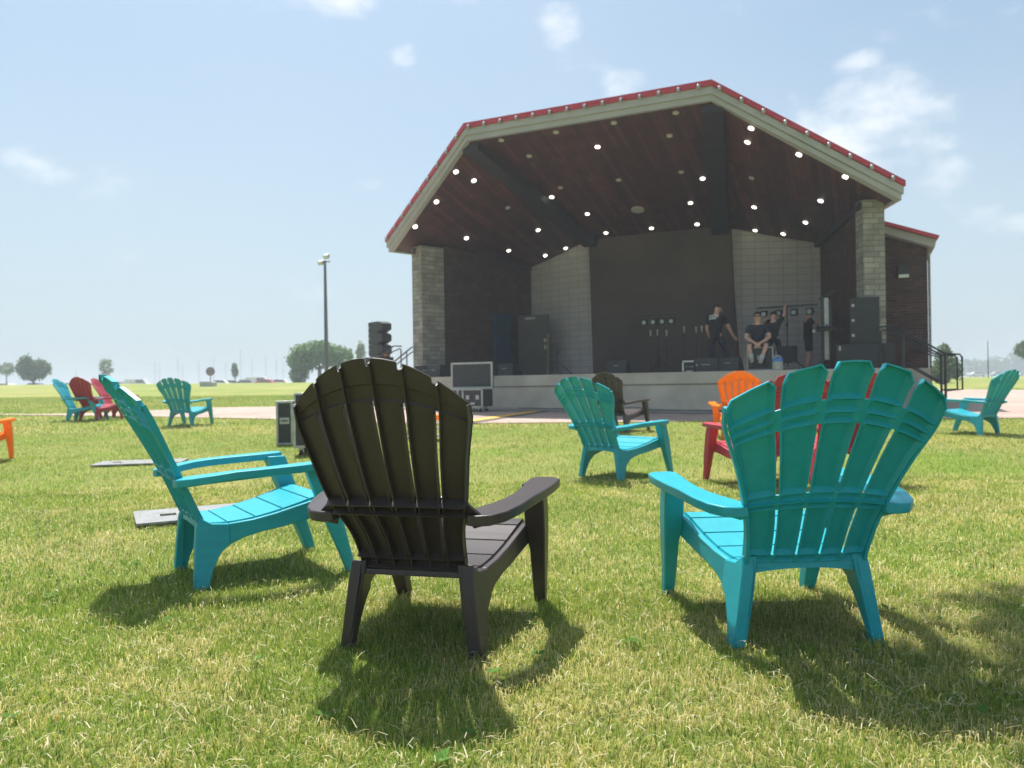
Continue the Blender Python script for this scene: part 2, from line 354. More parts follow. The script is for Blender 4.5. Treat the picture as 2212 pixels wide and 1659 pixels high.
# ------------------------------------------------------------------ building frame
TH = R(24.7); UX = Vector((math.cos(TH), -math.sin(TH), 0)); NY = Vector((math.sin(TH), math.cos(TH), 0)); S0 = -5.863
def W(s, t, z): return UX * (s + S0) + NY * t + Vector((0, 0, z))
def ribbon(name, pts, w, mat, dz):
    V = []; F = []
    P = [Vector(p) for p in pts]
    for i, p in enumerate(P):
        d = (P[min(i + 1, len(P) - 1)] - P[max(i - 1, 0)]); d.z = 0; d.normalize(); q = Vector((-d.y, d.x, 0))
        for sgn in (-1, 1):
            c = p + q * w / 2 * sgn; V.append((c.x, c.y, Z(c.x, c.y) + dz))
    for i in range(len(P) - 1): F.append((2 * i, 2 * i + 1, 2 * i + 3, 2 * i + 2))
    o = MB().add(V, F).build(name, mat); o['kind'] = 'structure'; return o
yl = [W(-1.25 - .19 * k / 14, 12.7 + 5.6 * k / 14, 0) for k in range(15)]
ribbon('yellow_line', yl, .26, M['yellow'], .022)
ribbon('dark_joint_line', [p + UX * .26 for p in yl], .2, M['dark_line'], .020)
ribbon('concrete_apron', [W(-6.4 + k, 17.75, 0) for k in range(14)], 1.25, M['concrete2'], .030)

# ------------------------------------------------------------------ bandshell
GZ = .22; SZ = 1.1
bs = empty('bandshell', UX * S0, -TH, 'open brick and stone bandshell with red roof edge and wooden ceiling', 'bandstand')
def quadgrid(fn, na, nb):
    mb = MB(); V = [fn(i / na, j / nb) for j in range(nb + 1) for i in range(na + 1)]
    F = [(j * (na + 1) + i, j * (na + 1) + i + 1, (j + 1) * (na + 1) + i + 1, (j + 1) * (na + 1) + i) for j in range(nb) for i in range(na)]
    return mb.add(V, F)
# stage platform
mb = MB(); poly = [(-5.95, 18.35), (6.1, 18.35), (6.35, 19.4), (5.0, 24.9), (-5.0, 24.9), (-6.35, 19.4)]
mb.prism(poly, lambda x, y: (x, y, -.1), lambda x, y: (x, y, SZ - .30)); mb.build('stage_base', M['concrete'], bs, uv=False)
mb = MB(); poly2 = [(-5.98, 18.31), (6.13, 18.31), (6.38, 19.4), (5.0, 24.93), (-5.0, 24.93), (-6.38, 19.4)]
mb.prism(poly2, lambda x, y: (x, y, SZ - .285), lambda x, y: (x, y, SZ)); mb.build('stage_edge', M['concrete'], bs, bevel=.012)
HF, HR, ER, EF = (2.95, 16.75, 6.88), (2.03, 23.3, 5.45), (4.6, 24.6, 4.9), (6.6, 18.76, 4.76)
def cpatch(side):
    P = [Vector((p[0] * side, p[1], p[2])) for p in (HF, EF, HR, ER)]
    return lambda a, b_: (1 - a) * (1 - b_) * P[0] + a * (1 - b_) * P[1] + (1 - a) * b_ * P[2] + a * b_ * P[3]
L_, R_ = cpatch(-1), cpatch(1)
def cpatch0(a, b_): return Vector(L_(0, b_)) * (1 - a) + Vector(R_(0, b_)) * a
cm = MB()
for fn in (cpatch0, L_, R_):
    q = quadgrid(fn, 10, 10); cm.add(q.v, q.f)
ceil = cm.build('ceiling', M['wood'], bs, uv=True)
# roof above
def up(fn, dz, out=0): return lambda a, b_: Vector(fn(a, b_)) + Vector((0, 0, dz))
rm = MB()
for fn in (cpatch0, L_, R_):
    q = quadgrid(up(fn, .385), 4, 4); rm.add(q.v, q.f)
# fascia: three steps along the front and down the sides
def edge_path(dz, outf):
    pts = [(-4.75, 24.7, 4.9), (-6.6, 18.76, 4.76), (-2.95, 16.75, 6.88), (2.95, 16.75, 6.88), (6.6, 18.76, 4.76), (4.75, 24.7, 4.9)]
    nrm = [(-1, .3), (-.85, -.55), (-.25, -1), (.25, -1), (.85, -.55), (1, .3)]
    return [Vector((p[0] + q[0] * outf, p[1] + q[1] * outf, p[2] + dz)) for p, q in zip(pts, nrm)]
def band(name, z0, z1, o0, o1, mat):
    mb = MB(); A = edge_path(z0, o0); B = edge_path(z1, o0); A2 = edge_path(z0, o1); B2 = edge_path(z1, o1)
    for i in range(5):
        v = [A[i], A[i + 1], B[i + 1], B[i], A2[i], A2[i + 1], B2[i + 1], B2[i]]
        mb.add(v, [(0, 1, 2, 3), (4, 7, 6, 5), (0, 4, 5, 1), (3, 2, 6, 7)] + ([(0, 3, 7, 4)] if i == 0 else []) + ([(1, 5, 6, 2)] if i == 4 else []))
    return mb
fb = band('f', -.015, .11, -.12, .03, None); f2 = band('f', .111, .27, -.1, .085, None); fb.add(f2.v, f2.f)
fb.build('fascia', M['fascia'], bs)
f3 = band('f', .271, .395, -.1, .13, None); rm.add(f3.v, f3.f)
roof = rm.build('roof', M['roof_red'], bs)
# small rivet-like snow guards along the red edge
EP = edge_path(.30, .15)
sg0 = None
def place_part(proto, loc, parent, rz=0):
    c = proto.copy(); C.objects.link(c); c.parent = parent; c.location = loc; c.rotation_euler = (0, 0, rz); return c
for seg, cnt in ((1, 9), (2, 14), (3, 9)):
    for k in range(cnt):
        f_ = (k + .35) / cnt; p = EP[seg].lerp(EP[seg + 1], f_)
        if sg0 is None:
            sg0 = MB().box((0, 0, -.02), (.07, .03, .11)).sphere((0, -.015, -.02), (.04, .035, .05), 8, 6).build('snow_guard', M['steel'], bs); sg0.location = p
        else: place_part(sg0, p, bs, 0)
# hip beams
for side in (-1, 1):
    a, c_ = Vector((2.93 * side, 16.9, 6.82)), Vector((2.0 * side, 23.28, 5.36))
    mb = MB(); mb.bar(a, c_, .46, .34); mb.build('beam', M['beam'], bs)
for side in (-1, 1):   # soffit drop along the side wall heads
    mb = MB(); mb.bar((5.95 * side, 19.2, 4.80), (4.7 * side, 24.4, 4.85), .34, .16); mb.build('wall_head', M['beam'], bs)
# walls
def wall_seg(name, a, c_, z0, z1a, z1b, th, mat, side=1):
    a = Vector((a[0], a[1], 0)); c_ = Vector((c_[0], c_[1], 0)); d = (c_ - a).normalized(); q = Vector((-d.y, d.x, 0)) * th * side
    v = [a + Vector((0, 0, z0)), c_ + Vector((0, 0, z0)), c_ + Vector((0, 0, z1b)), a + Vector((0, 0, z1a))]
    v += [p + q for p in v]
    return MB().add(v, [(0, 1, 2, 3), (4, 7, 6, 5), (0, 4, 5, 1), (3, 2, 6, 7), (0, 3, 7, 4), (1, 5, 6, 2)]).build(name, mat, bs, uv=True)
# left pillar / right pillar
def pillar(pts):
    mb = MB(); mb.prism(pts, lambda x, y: (x, y, .0), lambda x, y: (x, y, 4.92)); o = mb.build('stone_pillar', M['stone'], bs, uv=True)
    return o
pillar([(-5.75, 19.1), (-6.19, 19.3), (-5.86, 20.03), (-5.42, 19.83)])
pillar([(5.86, 19.12), (6.3, 19.32), (6.12, 19.72), (5.70, 19.5)])
wall_seg('side_wall', (-5.46, 19.86), (-4.62, 24.55), SZ, 5.0, 5.0, .3, M['brick'], 1)
wall_seg('side_wall', (5.74, 19.54), (4.68, 24.55), SZ, 5.0, 5.0, -.3, M['brick'], 1)
# splay panels with leaning edges, centre wall in front
mb = MB(); mb.add([(-4.62, 24.5, SZ), (-2.0, 23.55, SZ), (-2.2, 23.6, 5.75), (-4.62, 24.5, 5.2)] + [(-4.62, 24.75, SZ), (-2.0, 23.85, SZ), (-2.2, 23.9, 5.75), (-4.62, 24.75, 5.2)], [(0, 1, 2, 3), (7, 6, 5, 4), (1, 5, 6, 2), (3, 2, 6, 7), (0, 3, 7, 4), (0, 4, 5, 1)])
mb.build('panel_wall', M['block'], bs, uv=True)
mb = MB(); mb.add([(4.7, 24.5, SZ), (2.5, 23.65, SZ), (2.2, 23.6, 5.75), (4.7, 24.5, 5.2)] + [(4.7, 24.75, SZ), (2.5, 23.95, SZ), (2.2, 23.9, 5.75), (4.7, 24.75, 5.2)], [(0, 3, 2, 1), (4, 5, 6, 7), (1, 2, 6, 5), (3, 7, 6, 2), (0, 4, 7, 3), (0, 1, 5, 4)])
mb.build('panel_wall', M['block'], bs, uv=True)
mb = MB(); mb.add([(-2.0, 23.3, SZ), (2.42, 23.3, SZ), (2.30, 23.3, 5.7), (-2.1, 23.3, 5.7), (-2.0, 23.54, SZ), (2.42, 23.54, SZ), (2.30, 23.54, 5.7), (-2.1, 23.54, 5.7)], [(0, 1, 2, 3), (4, 7, 6, 5), (0, 3, 7, 4), (1, 5, 6, 2), (3, 2, 6, 7)])
mb.build('back_wall', M['backwall'], bs)
wall_seg('rear_wall', (-5.2, 25.0), (5.2, 25.0), 0, 5.2, 5.2, .3, M['brick'])
# doorway in the left side wall with the leaf standing open in front of the panel wall
mb = MB(); mb.add([(-5.035, 22.2, SZ), (-4.87, 23.1, SZ), (-4.87, 23.1, 3.2), (-5.035, 22.2, 3.2)], [(0, 1, 2, 3)]); 
mb = MB(); mb.bar((-5.0, 22.3, 2.13), (-4.86, 23.12, 2.13), .12, 2.06); mb.build('door_opening', M['blue_dark'], bs)
door = MB().box((-3.92, 23.02, 2.11), (1.06, .05, 2.0), rz=.0).build('door', M['door'], bs, bevel=.006)
MB().box((-4.02, 22.97, 3.0), (.34, .04, .05)).build('door_closer', M['silver'], door)
MB().box((-3.5, 22.97, 2.27), (.07, .05, .1)).build('lock', M['silver'], door)
MB().box((-3.5, 22.97, 2.05), (.06, .04, .12)).build('handle', M['silver'], door)
MB().bar((-4.82, 23.15, 1.12), (-4.82, 23.15, 3.2), .06).bar((-4.5, 23.1, 1.12), (-4.5, 23.1, 3.15), .05).build('door_frame', M['rail'], bs)
# right wing
mb = MB(); mb.add([(6.22, 20.9, .0), (7.24, 20.9, .0), (7.24, 20.9, 3.98), (6.22, 20.9, 4.38), (6.22, 26, 0), (7.24, 26, 0), (7.24, 26, 3.98), (6.22, 26, 4.38)], [(0, 1, 2, 3), (4, 7, 6, 5), (1, 5, 6, 2), (0, 3, 7, 4), (3, 2, 6, 7)])
mb.build('wing_wall', M['brick'], bs, uv=True)
MB().box((6.75, 20.88, .62), (1.06, .05, .98)).build('wing_base', M['concrete'], bs)
MB().box((7.28, 20.93, 2.05), (.05, .12, 3.9)).build('wing_corner', M['stone'], bs, uv=True)
mb = MB(); mb.add([(6.0, 20.55, 4.48), (7.38, 20.55, 3.93), (7.42, 20.55, 4.12), (6.0, 20.55, 4.68), (6.0, 26.2, 4.48), (7.38, 26.2, 3.93), (7.42, 26.2, 4.12), (6.0, 26.2, 4.68)], [(0, 1, 2, 3), (4, 7, 6, 5), (1, 5, 6, 2), (0, 3, 7, 4), (3, 2, 6, 7), (0, 4, 5, 1)])
mb.build('wing_fascia', M['fascia'], bs, bevel=.015)
mb = MB(); mb.bar((6.0, 20.5, 4.725), (7.46, 20.5, 4.15), .12, .08); mb.add([(6.0, 20.55, 4.70), (7.45, 20.55, 4.14), (7.45, 26.3, 4.14), (6.0, 26.3, 4.70)], [(0, 1, 2, 3)])
mb.build('wing_roof', M['roof_red'], bs)
ft = MB().box((6.73, 20.82, 3.45), (.26, .14, .3)).build('wall_light', M['rail'], bs, bevel=.01)
MB().box((6.73, 20.76, 3.33), (.22, .1, .07)).build('lamp_lens', M['white'], ft)
# ceiling lights
LIT = [(0.01, 17.92, 6.63), (-2.1, 20.18, 6.13), (2.1, 20.19, 6.13), (1.51, 21.52, 5.84), (-1.5, 21.49, 5.85), (0.04, 22.93, 5.53), (1.4, 22.97, 5.52), (-1.4, 22.94, 5.53), (-2.97, 23.56, 5.29), (-3.74, 23.68, 5.13), (-3.18, 21.74, 5.58), (-4.44, 22.3, 5.15), (-4.92, 20.34, 5.26), (-5.52, 18.43, 5.32), (-4.6, 18.04, 5.83), (-3.5, 18.13, 6.29), (-3.67, 17.46, 6.38), (3.67, 17.46, 6.38), (3.5, 18.13, 6.29), (4.6, 18.04, 5.83), (5.52, 18.43, 5.32), (4.92, 20.34, 5.26), (4.44, 22.3, 5.14), (3.74, 23.68, 5.13), (2.97, 23.56, 5.29), (3.18, 21.74, 5.58)]
UNL = [(-2.13, 16.97, 6.84), (-0.71, 17.0, 6.83), (0.71, 17.0, 6.83), (2.13, 17.0, 6.83), (1.78, 17.89, 6.63), (-1.78, 17.87, 6.64), (-1.65, 19.7, 6.24), (0.0, 19.69, 6.24), (1.65, 19.7, 6.24), (-3.35, 19.92, 5.92), (3.35, 19.92, 5.92)]
def nrm_at(p):
    if abs(p[0]) < 2.9 - (p[1] - 16.75) / 6.55 * .9: return Vector((0, 1.43, 6.55)).normalized()
    s = 1 if p[0] > 0 else -1
    return Vector((-.4 * s * -1, .16, .9)).normalized() if False else Vector((.42 * s, .15, .9)).normalized()
disc = {}
for lst, mat, r_, nm in ((LIT, M['lamp_on'], .062, 'ceiling_light'), (UNL, M['lamp_off'], .07, 'unlit_ceiling_light')):
    pr = None
    for p in lst:
        nn = nrm_at(p); q = Vector(p) - nn * .012
        if pr is None:
            pr = MB().tube([(0, 0, -.012), (0, 0, .02)], r_, 16).build('ceiling_light', mat, bs); o = pr
        else: o = pr.copy(); C.objects.link(o); o.parent = bs
        o.location = q; o.rotation_euler = nn.to_track_quat('Z', 'Y').to_euler()
o = MB().tube([(0, 0, -.015), (0, 0, .03)], .19, 24).build('ceiling_speaker', M['lamp_off'], bs); o.location = (0, 21.55, 5.81); o.rotation_euler = nrm_at((0, 21.5, 0)).to_track_quat('Z', 'Y').to_euler()

# stairs and railings
def on_stage(s, t, z=SZ): return W(s, t, z)
def stairs(side, label):
    e = empty('stage_stairs', W(6.15 * side, 18.75, 0), -TH, label, 'stairs')
    mb = MB()
    for k in range(5):
        z = SZ - .17 * (k + 1); w_ = .3
        mb.box((side * (.02 + w_ * (k + .5)), .35, (z + .1) / 2 - .02), (w_ - .004, 1.1, z + .14))
    mb.build('step_block', M['concrete2'], e)
    for y in (-.12, .86):
        mb = MB(); r = .022
        top = [(side * .0, y, 2.0), (side * .28, y, 2.02), (side * 1.25, y, 1.38), (side * 1.52, y, 1.36), (side * 1.56, y, 1.3), (side * 1.56, y, .62), (side * 1.28, y, .60)]
        mb.tube(top, r, 6)
        mb.tube([(side * .03, y, 1.92), (side * .03, y, SZ - .02)], r, 6); mb.tube([(side * .46, y, 1.9), (side * .46, y, .75)], r, 6)
        mb.tube([(side * 1.25, y, 1.38), (side * 1.25, y, .2)], r * 1.2, 6)
        mb.tube([(side * .05, y, 1.94), (side * .3, y, 1.86), (side * 1.05, y, 1.38), (side * 1.25, y, 1.34)], r * .8, 6)
        mb.tube([(side * .46, y, 1.25), (side * 1.25, y, .72)], r * .8, 6)
        mb.build('handrail', M['rail'], e)
    return e
stairs(1, 'concrete steps with dark handrails down the right end of the stage, beside the brick wing')
stairs(-1, 'concrete steps with dark handrails at the left end of the stage')

# ------------------------------------------------------------------ adirondack chairs
def interp(z, tab): return float(np.interp(z, [a[0] for a in tab], [a[1] for a in tab]))
def smooth_interp(z, tab):
    xs_ = np.array([a[0] for a in tab]); ys_ = np.array([a[1] for a in tab])
    m = np.gradient(ys_, xs_); i = int(np.clip(np.searchsorted(xs_, z) - 1, 0, len(xs_) - 2)); h = xs_[i + 1] - xs_[i]; t = (z - xs_[i]) / h
    return float((2 * t**3 - 3 * t**2 + 1) * ys_[i] + (t**3 - 2 * t**2 + t) * h * m[i] + (-2 * t**3 + 3 * t**2) * ys_[i + 1] + (t**3 - t**2) * h * m[i + 1])
STY = {
 'T': dict(pw=1.7, ns=5, zb=.285, zt=.940, a=1.05, wt=[(0, .195), (.18, .205), (.36, .229), (.6, .272), (.83, .322), (1, .345)], yc=[(0, -.318), (.36, -.437), (.83, -.605), (1, -.668)], bend=.042,
           gap=.026, panels=[(0, .045, 0), (.045, .30, 1), (.30, .338, 0), (.338, .38, 0), (.38, .725, 1), (.725, .775, 0), (.775, .835, 0), (.835, 1, 1)], D=.017),
 'B': dict(pw=3.2, ns=6, zb=.30, zt=.963, a=1.75, wt=[(0, .185), (.15, .195), (.34, .232), (.6, .262), (.82, .283), (1, .285)], yc=[(0, -.300), (.12, -.345), (.34, -.447), (.82, -.592), (1, -.640)], bend=.035,
           gap=.030, panels=[(0, .06, 0), (.06, .29, 1), (.29, .36, 0), (.36, .81, 1), (.81, .89, 2), (.89, .965, 0), (.965, 1, 1)], D=.004)}
def back_point(S, u, w, d=0):
    x = u * smooth_interp(w, S['wt']); xt_ = u * S['wt'][-1][1]; ztop = S['zt'] - S['a'] * xt_ * xt_
    z = S['zb'] + w * (S['zt'] - S['zb']) - S['a'] * xt_ * xt_ * max(w, 0.0) ** S['pw']
    wc = (z - S['zb']) / (S['zt'] - S['zb'])
    y = smooth_interp(min(max(wc, 0), 1), S['yc']) + S['bend'] * u * u * (.35 + .65 * w)
    # rearwards normal (mostly -y, a little down)
    return Vector((x, y - d * .88, z - d * .45))
def backrest_mesh(S):
    ns = S['ns']; g_ = S['gap']; cols = []     # (u, type) type: 'e' edge, 'i' inner
    for i in range(ns):
        a = -1 + 2 * i / ns; c_ = -1 + 2 * (i + 1) / ns
        l0 = a + (g_ if i > 0 else 0); r0 = c_ - (g_ if i < ns - 1 else 0); ew = .05 if S['ns'] == 5 else .03
        for k, f_ in enumerate((0, None, .5, None, 1)):
            if f_ is None: u = l0 + ew if k == 1 else r0 - ew
            else: u = l0 + (r0 - l0) * f_
            cols.append((u, 'e' if k in (0, 4) else 'i', i))
    rows = []
    for pi, (a, c_, t) in enumerate(S['panels']):
        ev = .014 if S['ns'] == 5 else .008
        seq = [a] + [a + ev] + ([a + (c_ - a) * k / 6 for k in range(1, 6)] if c_ - a > .2 else [(a + c_) / 2]) + [c_ - ev, c_]
        for k, w in enumerate(seq):
            if pi > 0 and k == 0: continue
            rows.append((w, 'e' if k in (0, len(seq) - 1) else 'i', pi))
    V = []; D = S['D']
    nc = len(cols); nr = len(rows)
    for (w, rt, pi) in rows:
        ptype = S['panels'][pi][2]
        for ci, (u, ct, si) in enumerate(cols):
            d = 0
            if S['ns'] == 5:
                if rt == 'e' or (ct == 'e'): d = D
                if ptype != 1 and rt == 'i' and ct == 'i': d = D * .1
            else:
                if rt == 'e' and ct == 'e': d = 0
                if ptype == 2: d = -.006 if rt == 'i' else 0
            p = back_point(S, u, w, d)
            if pi == len(S['panels']) - 1:   # chamfered lobe corners
                if ct == 'e' and w > .97: p.z -= .016 if S['ns'] == 5 else .001
                if S['ns'] == 5 and ct == 'e' and w > .995: p.x -= math.copysign(.010, (u - (-1 + 2 * (si + .5) / ns))) ; 
            V.append(p)
    F = []
    def pan(r):   # panel of the row strip r -> r+1
        return rows[r + 1][2]
    for r in range(nr - 1):
        slot = S['panels'][pan(r)][2] == 1
        for c_ in range(nc - 1):
            gapcell = cols[c_][2] != cols[c_ + 1][2]
            if gapcell and slot: continue
            F.append((r * nc + c_, r * nc + c_ + 1, (r + 1) * nc + c_ + 1, (r + 1) * nc + c_))
    return V, F, cols, rows
def strip(mb, pts_a, pts_b):
    n_ = len(pts_a); mb.add(list(pts_a) + list(pts_b), [(i, i + 1, n_ + i + 1, n_ + i) for i in range(n_ - 1)])
def seat_prof(y): return smooth_interp(y, [(-.33, .272), (-.2, .268), (-.1, .278), (0, .298), (.1, .325), (.19, .350), (.235, .352), (.262, .335), (.275, .300)])
def hw_seat(y): return float(np.interp(y, [-.33, .2, .28], [.196, .262, .262]))
def make_chair(style, mat, name, label, group):
    S = STY[style]
    root = empty(name, (0, 0, 0), 0, label, 'chair', group)
    V, F, cols, rows = backrest_mesh(S)
    mb = MB(); mb.add(V, F)
    o = mb.build('backrest', mat, root, solid=.0055)
    me = o.data
    if style == 'B':
        # thin rear ribs beside each slot, and the two shelves
        rb = MB(); ns = 6
        for i in range(1, ns):
            for sg in (-1, 1):
                u = -1 + 2 * i / ns + sg * S['gap']
                wsq = [k / 24 * .985 for k in range(25)] if sg > 0 else [.05 + k / 24 * .755 for k in range(25)]
                strip(rb, [back_point(S, u, w, .003) for w in wsq], [back_point(S, u, w, .030 - .012 * w) for w in wsq])
        for sg in (-1, 1):
            wsq = [k / 24 for k in range(25)]
            strip(rb, [back_point(S, sg * .985, w, .0) for w in wsq], [back_point(S, sg * .97, w, .02) for w in wsq])
        for w, dd in ((.30, .036), (.352, .04), (.0, .03), (.055, .03)):
            us = [-1 + k / 10 for k in range(21)]
            strip(rb, [back_point(S, u, w, .002) for u in us], [back_point(S, u, w - .012, dd) for u in us])
        us = [-1 + k / 12 for k in range(25)]
        strip(rb, [back_point(S, u, .995, -.002) for u in us], [back_point(S, u, .995, .008) for u in us]) if False else None
        rb.build('rib', mat, o, solid=.0045)
    else:
        rb = MB()
        for sg in (-1, 1):
            wsq = [k / 20 * .972 for k in range(21)]; fb_ = MB()
            tp_ = lambda w: .034 * max(0, w - .86) / .125
            strip(fb_, [back_point(S, sg * (1.026 - tp_(w)), w, -.002) for w in wsq], [back_point(S, sg * (1.022 - tp_(w)), w, .030 - .016 * w) for w in wsq])
            fb_.build('edge_flange', mat, o, solid=.011)
        us = [-1 + k / 12 for k in range(25)]
        strip(rb, [back_point(S, u, .34, .008) for u in us], [back_point(S, u, .338, .026) for u in us])
        rb.build('rib', mat, o, solid=.005)
    # rear apron under the back
    mb = MB(); us = [-1 + k / 8 for k in range(17)]
    top = [back_point(S, u, .0, .008) for u in us]
    bot = [Vector((u * (.205), top[k].y - .004, S['zb'] - .028 - .022 * abs(u) ** 2 * (1 if style == 'T' else 0) - (.012 if style == 'B' else 0))) for k, u in enumerate(us)]
    strip(mb, bot, top); mb.build('rear_apron', mat, root, solid=.006)
    # seat slats
    mb = MB(); ysq = []; nsl = 5; y0, y1 = -.325, .275
    for i in range(nsl):
        a = y0 + (y1 - y0) * i / nsl; c_ = y0 + (y1 - y0) * (i + 1) / nsl
        ysq += [(a, -.014), (a + .004, -.014), (a + .007, 0)] + [(a + .007 + (c_ - a - .011) * k / 4, 0) for k in range(1, 4)] + [(c_ - .004, 0)]
    ysq.append((y1, -.014)); nxs = [-1, -.985, -.5, 0, .5, .985, 1]; V = []
    for (y, dz) in ysq:
        for q in nxs:
            V.append((q * (hw_seat(y) - .012), y, seat_prof(y) + dz - (.016 if abs(q) == 1 else 0) - (.0 if abs(q) < 1 else 0)))
    k = len(nxs); F = [(j * k + i, j * k + i + 1, (j + 1) * k + i + 1, (j + 1) * k + i) for j in range(len(ysq) - 1) for i in range(k - 1)]
    mb.add(V, F); mb.build('seat', mat, root, solid=.004)
    rfx, ffx = (.250, .305) if style == 'T' else (.240, .301)
    def xo(y, z):
        x = hw_seat(min(y, .26)) + .012
        if z < .27: x += (rfx - .205) * (1 - z / .27) * np.clip((.05 - y) / .25, 0, 1)
        return x
    for sd in (-1, 1):
        # side rail
        up_ = [(.272, .325), (.235, .345), (.19, .342), (.1, .318), (0, .292), (-.1, .272), (-.2, .263)]
        lo_ = [(-.2, .172), (-.14, .196), (-.06, .214), (.03, .226), (.12, .246), (.2, .262), (.275, .268)]
        poly = up_ + lo_
        mb = MB(); mb.prism(poly, lambda y, z: (sd * xo(y, z), y, z), lambda y, z: (sd * (xo(y, z) - .024), y, z)); mb.build('side_rail', mat, root, bevel=.004)
        # rear leg: L section - outer plate and rear plate
        outer = [(-.2, .2628), (-.27, .268), (-.322, .30), (-.337, .25), (-.346, .12), (-.352, -.01), (-.296, -.01), (-.282, .05), (-.262, .10), (-.235, .145), (-.2, .1722)]
        mb = MB(); mb.prism(outer, lambda y, z: (sd * (xo(y, z) + .004), y, z), lambda y, z: (sd * (xo(y, z) - .03 - .028 * max(0, .25 - abs(z - .2))), y, z))
        rear = [(.0, .30), (.052, .30), (.046, .18), (.042, -.01), (.0, -.01)]
        mb.prism(rear, lambda x, z: (sd * (xo(-.34, z) + .003 - x), float(np.interp(z, [-.01, .12, .25, .30], [-.3535, -.3475, -.3385, -.3235])), z), lambda x, z: (sd * (xo(-.34, z) + .003 - x), -.315, z))
        mb.build('leg', mat, root, bevel=.005)
        # front leg
        mb = MB(); rings = []
        for z, yf, yb, xout, wx in ((.505, .205, .105, .352, .085), (.40, .242, .145, .350, .084), (.30, .275, .185, .343, .082), (.24, .294, .205, .338, .066), (.12, .328, .258, .326, .058), (-.01, .366, .31, ffx + .012, .048)):
            rings.append([(sd * xout, yb, z), (sd * xout, yf - .012, z), (sd * (xout - .012), yf, z), (sd * (xout - wx), yf, z), (sd * (xout - wx + .004), yb + .01, z)])
        V = [p for r_ in rings for p in r_]; k = 5
        F = [(j * k + i, j * k + (i + 1) % k, (j + 1) * k + (i + 1) % k, (j + 1) * k + i) for j in range(5) for i in range(k)] + [tuple(range(k)), tuple(25 + i for i in range(k))]
        mb.add(V, F)
        # bracket under the rail
        mb.build('leg', mat, root, bevel=.006)
        # armrest
        yb0 = -.437 if style == 'T' else -.44
        outl = [(.296, .170), (.312, .200), (.382, .200), (.412, .160), (.412, .05), (.402, -.08), (.388, -.20), (.370, -.30), (.343, -.38), (.305, -.427), (.262, yb0), (.228, yb0 + .01), (.220, yb0 + .05), (.236, -.345), (.262, -.30), (.292, -.24), (.306, -.15), (.306, -.02), (.300, .08)]
        def za(y): return .523 + (y - .18) * (.04) - .02 * max(0, (-.2 - y)) / .25
        def tk(y): return .034
        mb = MB(); mb.prism(outl, lambda x, y: (sd * x, y, za(y)), lambda x, y: (sd * (x - .004), y, za(y) - tk(y))); mb.build('armrest', mat, root, bevel=.0045, seg=2)
        # gusset where the arm meets the back
        mb = MB(); P = lambda w: back_point(S, .99 * sd, w, .008)
        mb.add([(sd * .30, -.415, za(-.4) - .03), P(.34), P(.26), (sd * .235, -.37, .43)], [(0, 1, 2, 3)]); mb.build('arm_gusset', mat, root, solid=.008)
    return root
CHAIRS = [  # style, colour, x, y, z, yaw(deg), label
 ('B', 'brown', -.262, 2.838, -.004, 14.1, 'dark brown chair in the foreground, turned away towards the stage, left of centre'),
 ('T', 'teal', .948, 2.881, -.004, -3.1, 'large teal chair in the right foreground, seen from behind with its back to us'),
 ('T', 'teal', -1.225, 3.72, .012, 56.6, 'teal chair in side view in the left foreground, next to the dark brown chair'),
 ('T', 'teal', 1.043, 7.265, .0, 48, 'teal chair in the middle of the lawn, partly covering a small dark brown one'),
 ('T', 'teal', -6.388, 15.213, None, 7, 'distant teal chair seen from behind, near the pavers, right of the maroon chair'),
 ('B', 'maroon', -9.22, 17.2, None, 16, 'maroon chair with dark rounded back, far left on the lawn'),
 ('T', 'teal', -9.45, 17.1, None, 80, 'sunlit teal chair facing right, leftmost of the distant cluster behind the maroon chair'),
 ('T', 'red', -9.15, 18.1, None, 85, 'pinkish red chair facing right, behind the maroon chair'),
 ('T', 'teal', 6.73, 11.412, None, -31, 'teal chair at the right edge of the picture, facing left beside the pavers'),
 ('B', 'orange', 3.268, 11.155, None, 14, 'bright orange chair with rounded back, in front of the concrete stage wall'),
 ('B', 'brown', 1.821, 12.657, None, 36, 'small dark brown chair half hidden behind the middle teal chair'),
 ('T', 'red', 2.06, 6.53, None, -12.8, 'red chair with pink-lit armrest, mostly hidden behind the large teal chair'),
 ('T', 'red', 2.75, 6.9, None, -8, 'second red chair, nearly all hidden behind the large teal chair, seen through its slots'),
 ('B', 'orange', -6.573, 9.362, None, -12, 'orange chair cut by the left edge, only armrest and front leg in view'),
]
protos = {}
def set_mat(o, mat):
    if o.type == 'MESH' and o.material_slots:
        o.material_slots[0].link = 'OBJECT'; o.material_slots[0].material = mat
    for ch in kids(o): set_mat(ch, mat)
for (st_, col, x, y, z, yaw, lab) in CHAIRS:
    if st_ not in protos:
        o = make_chair(st_, M[col], 'adirondack_chair', lab, 'plastic garden chairs scattered on the lawn'); protos[st_] = o; 
    else:
        o = copy_tree(protos[st_]); set_mat(o, M[col]); o['label'] = lab
    o.location = (x, y, Z(x, y) if z is None else z); o.rotation_euler = (0, 0, -R(yaw))
# yaw: chair forward = (sin yaw, cos yaw)

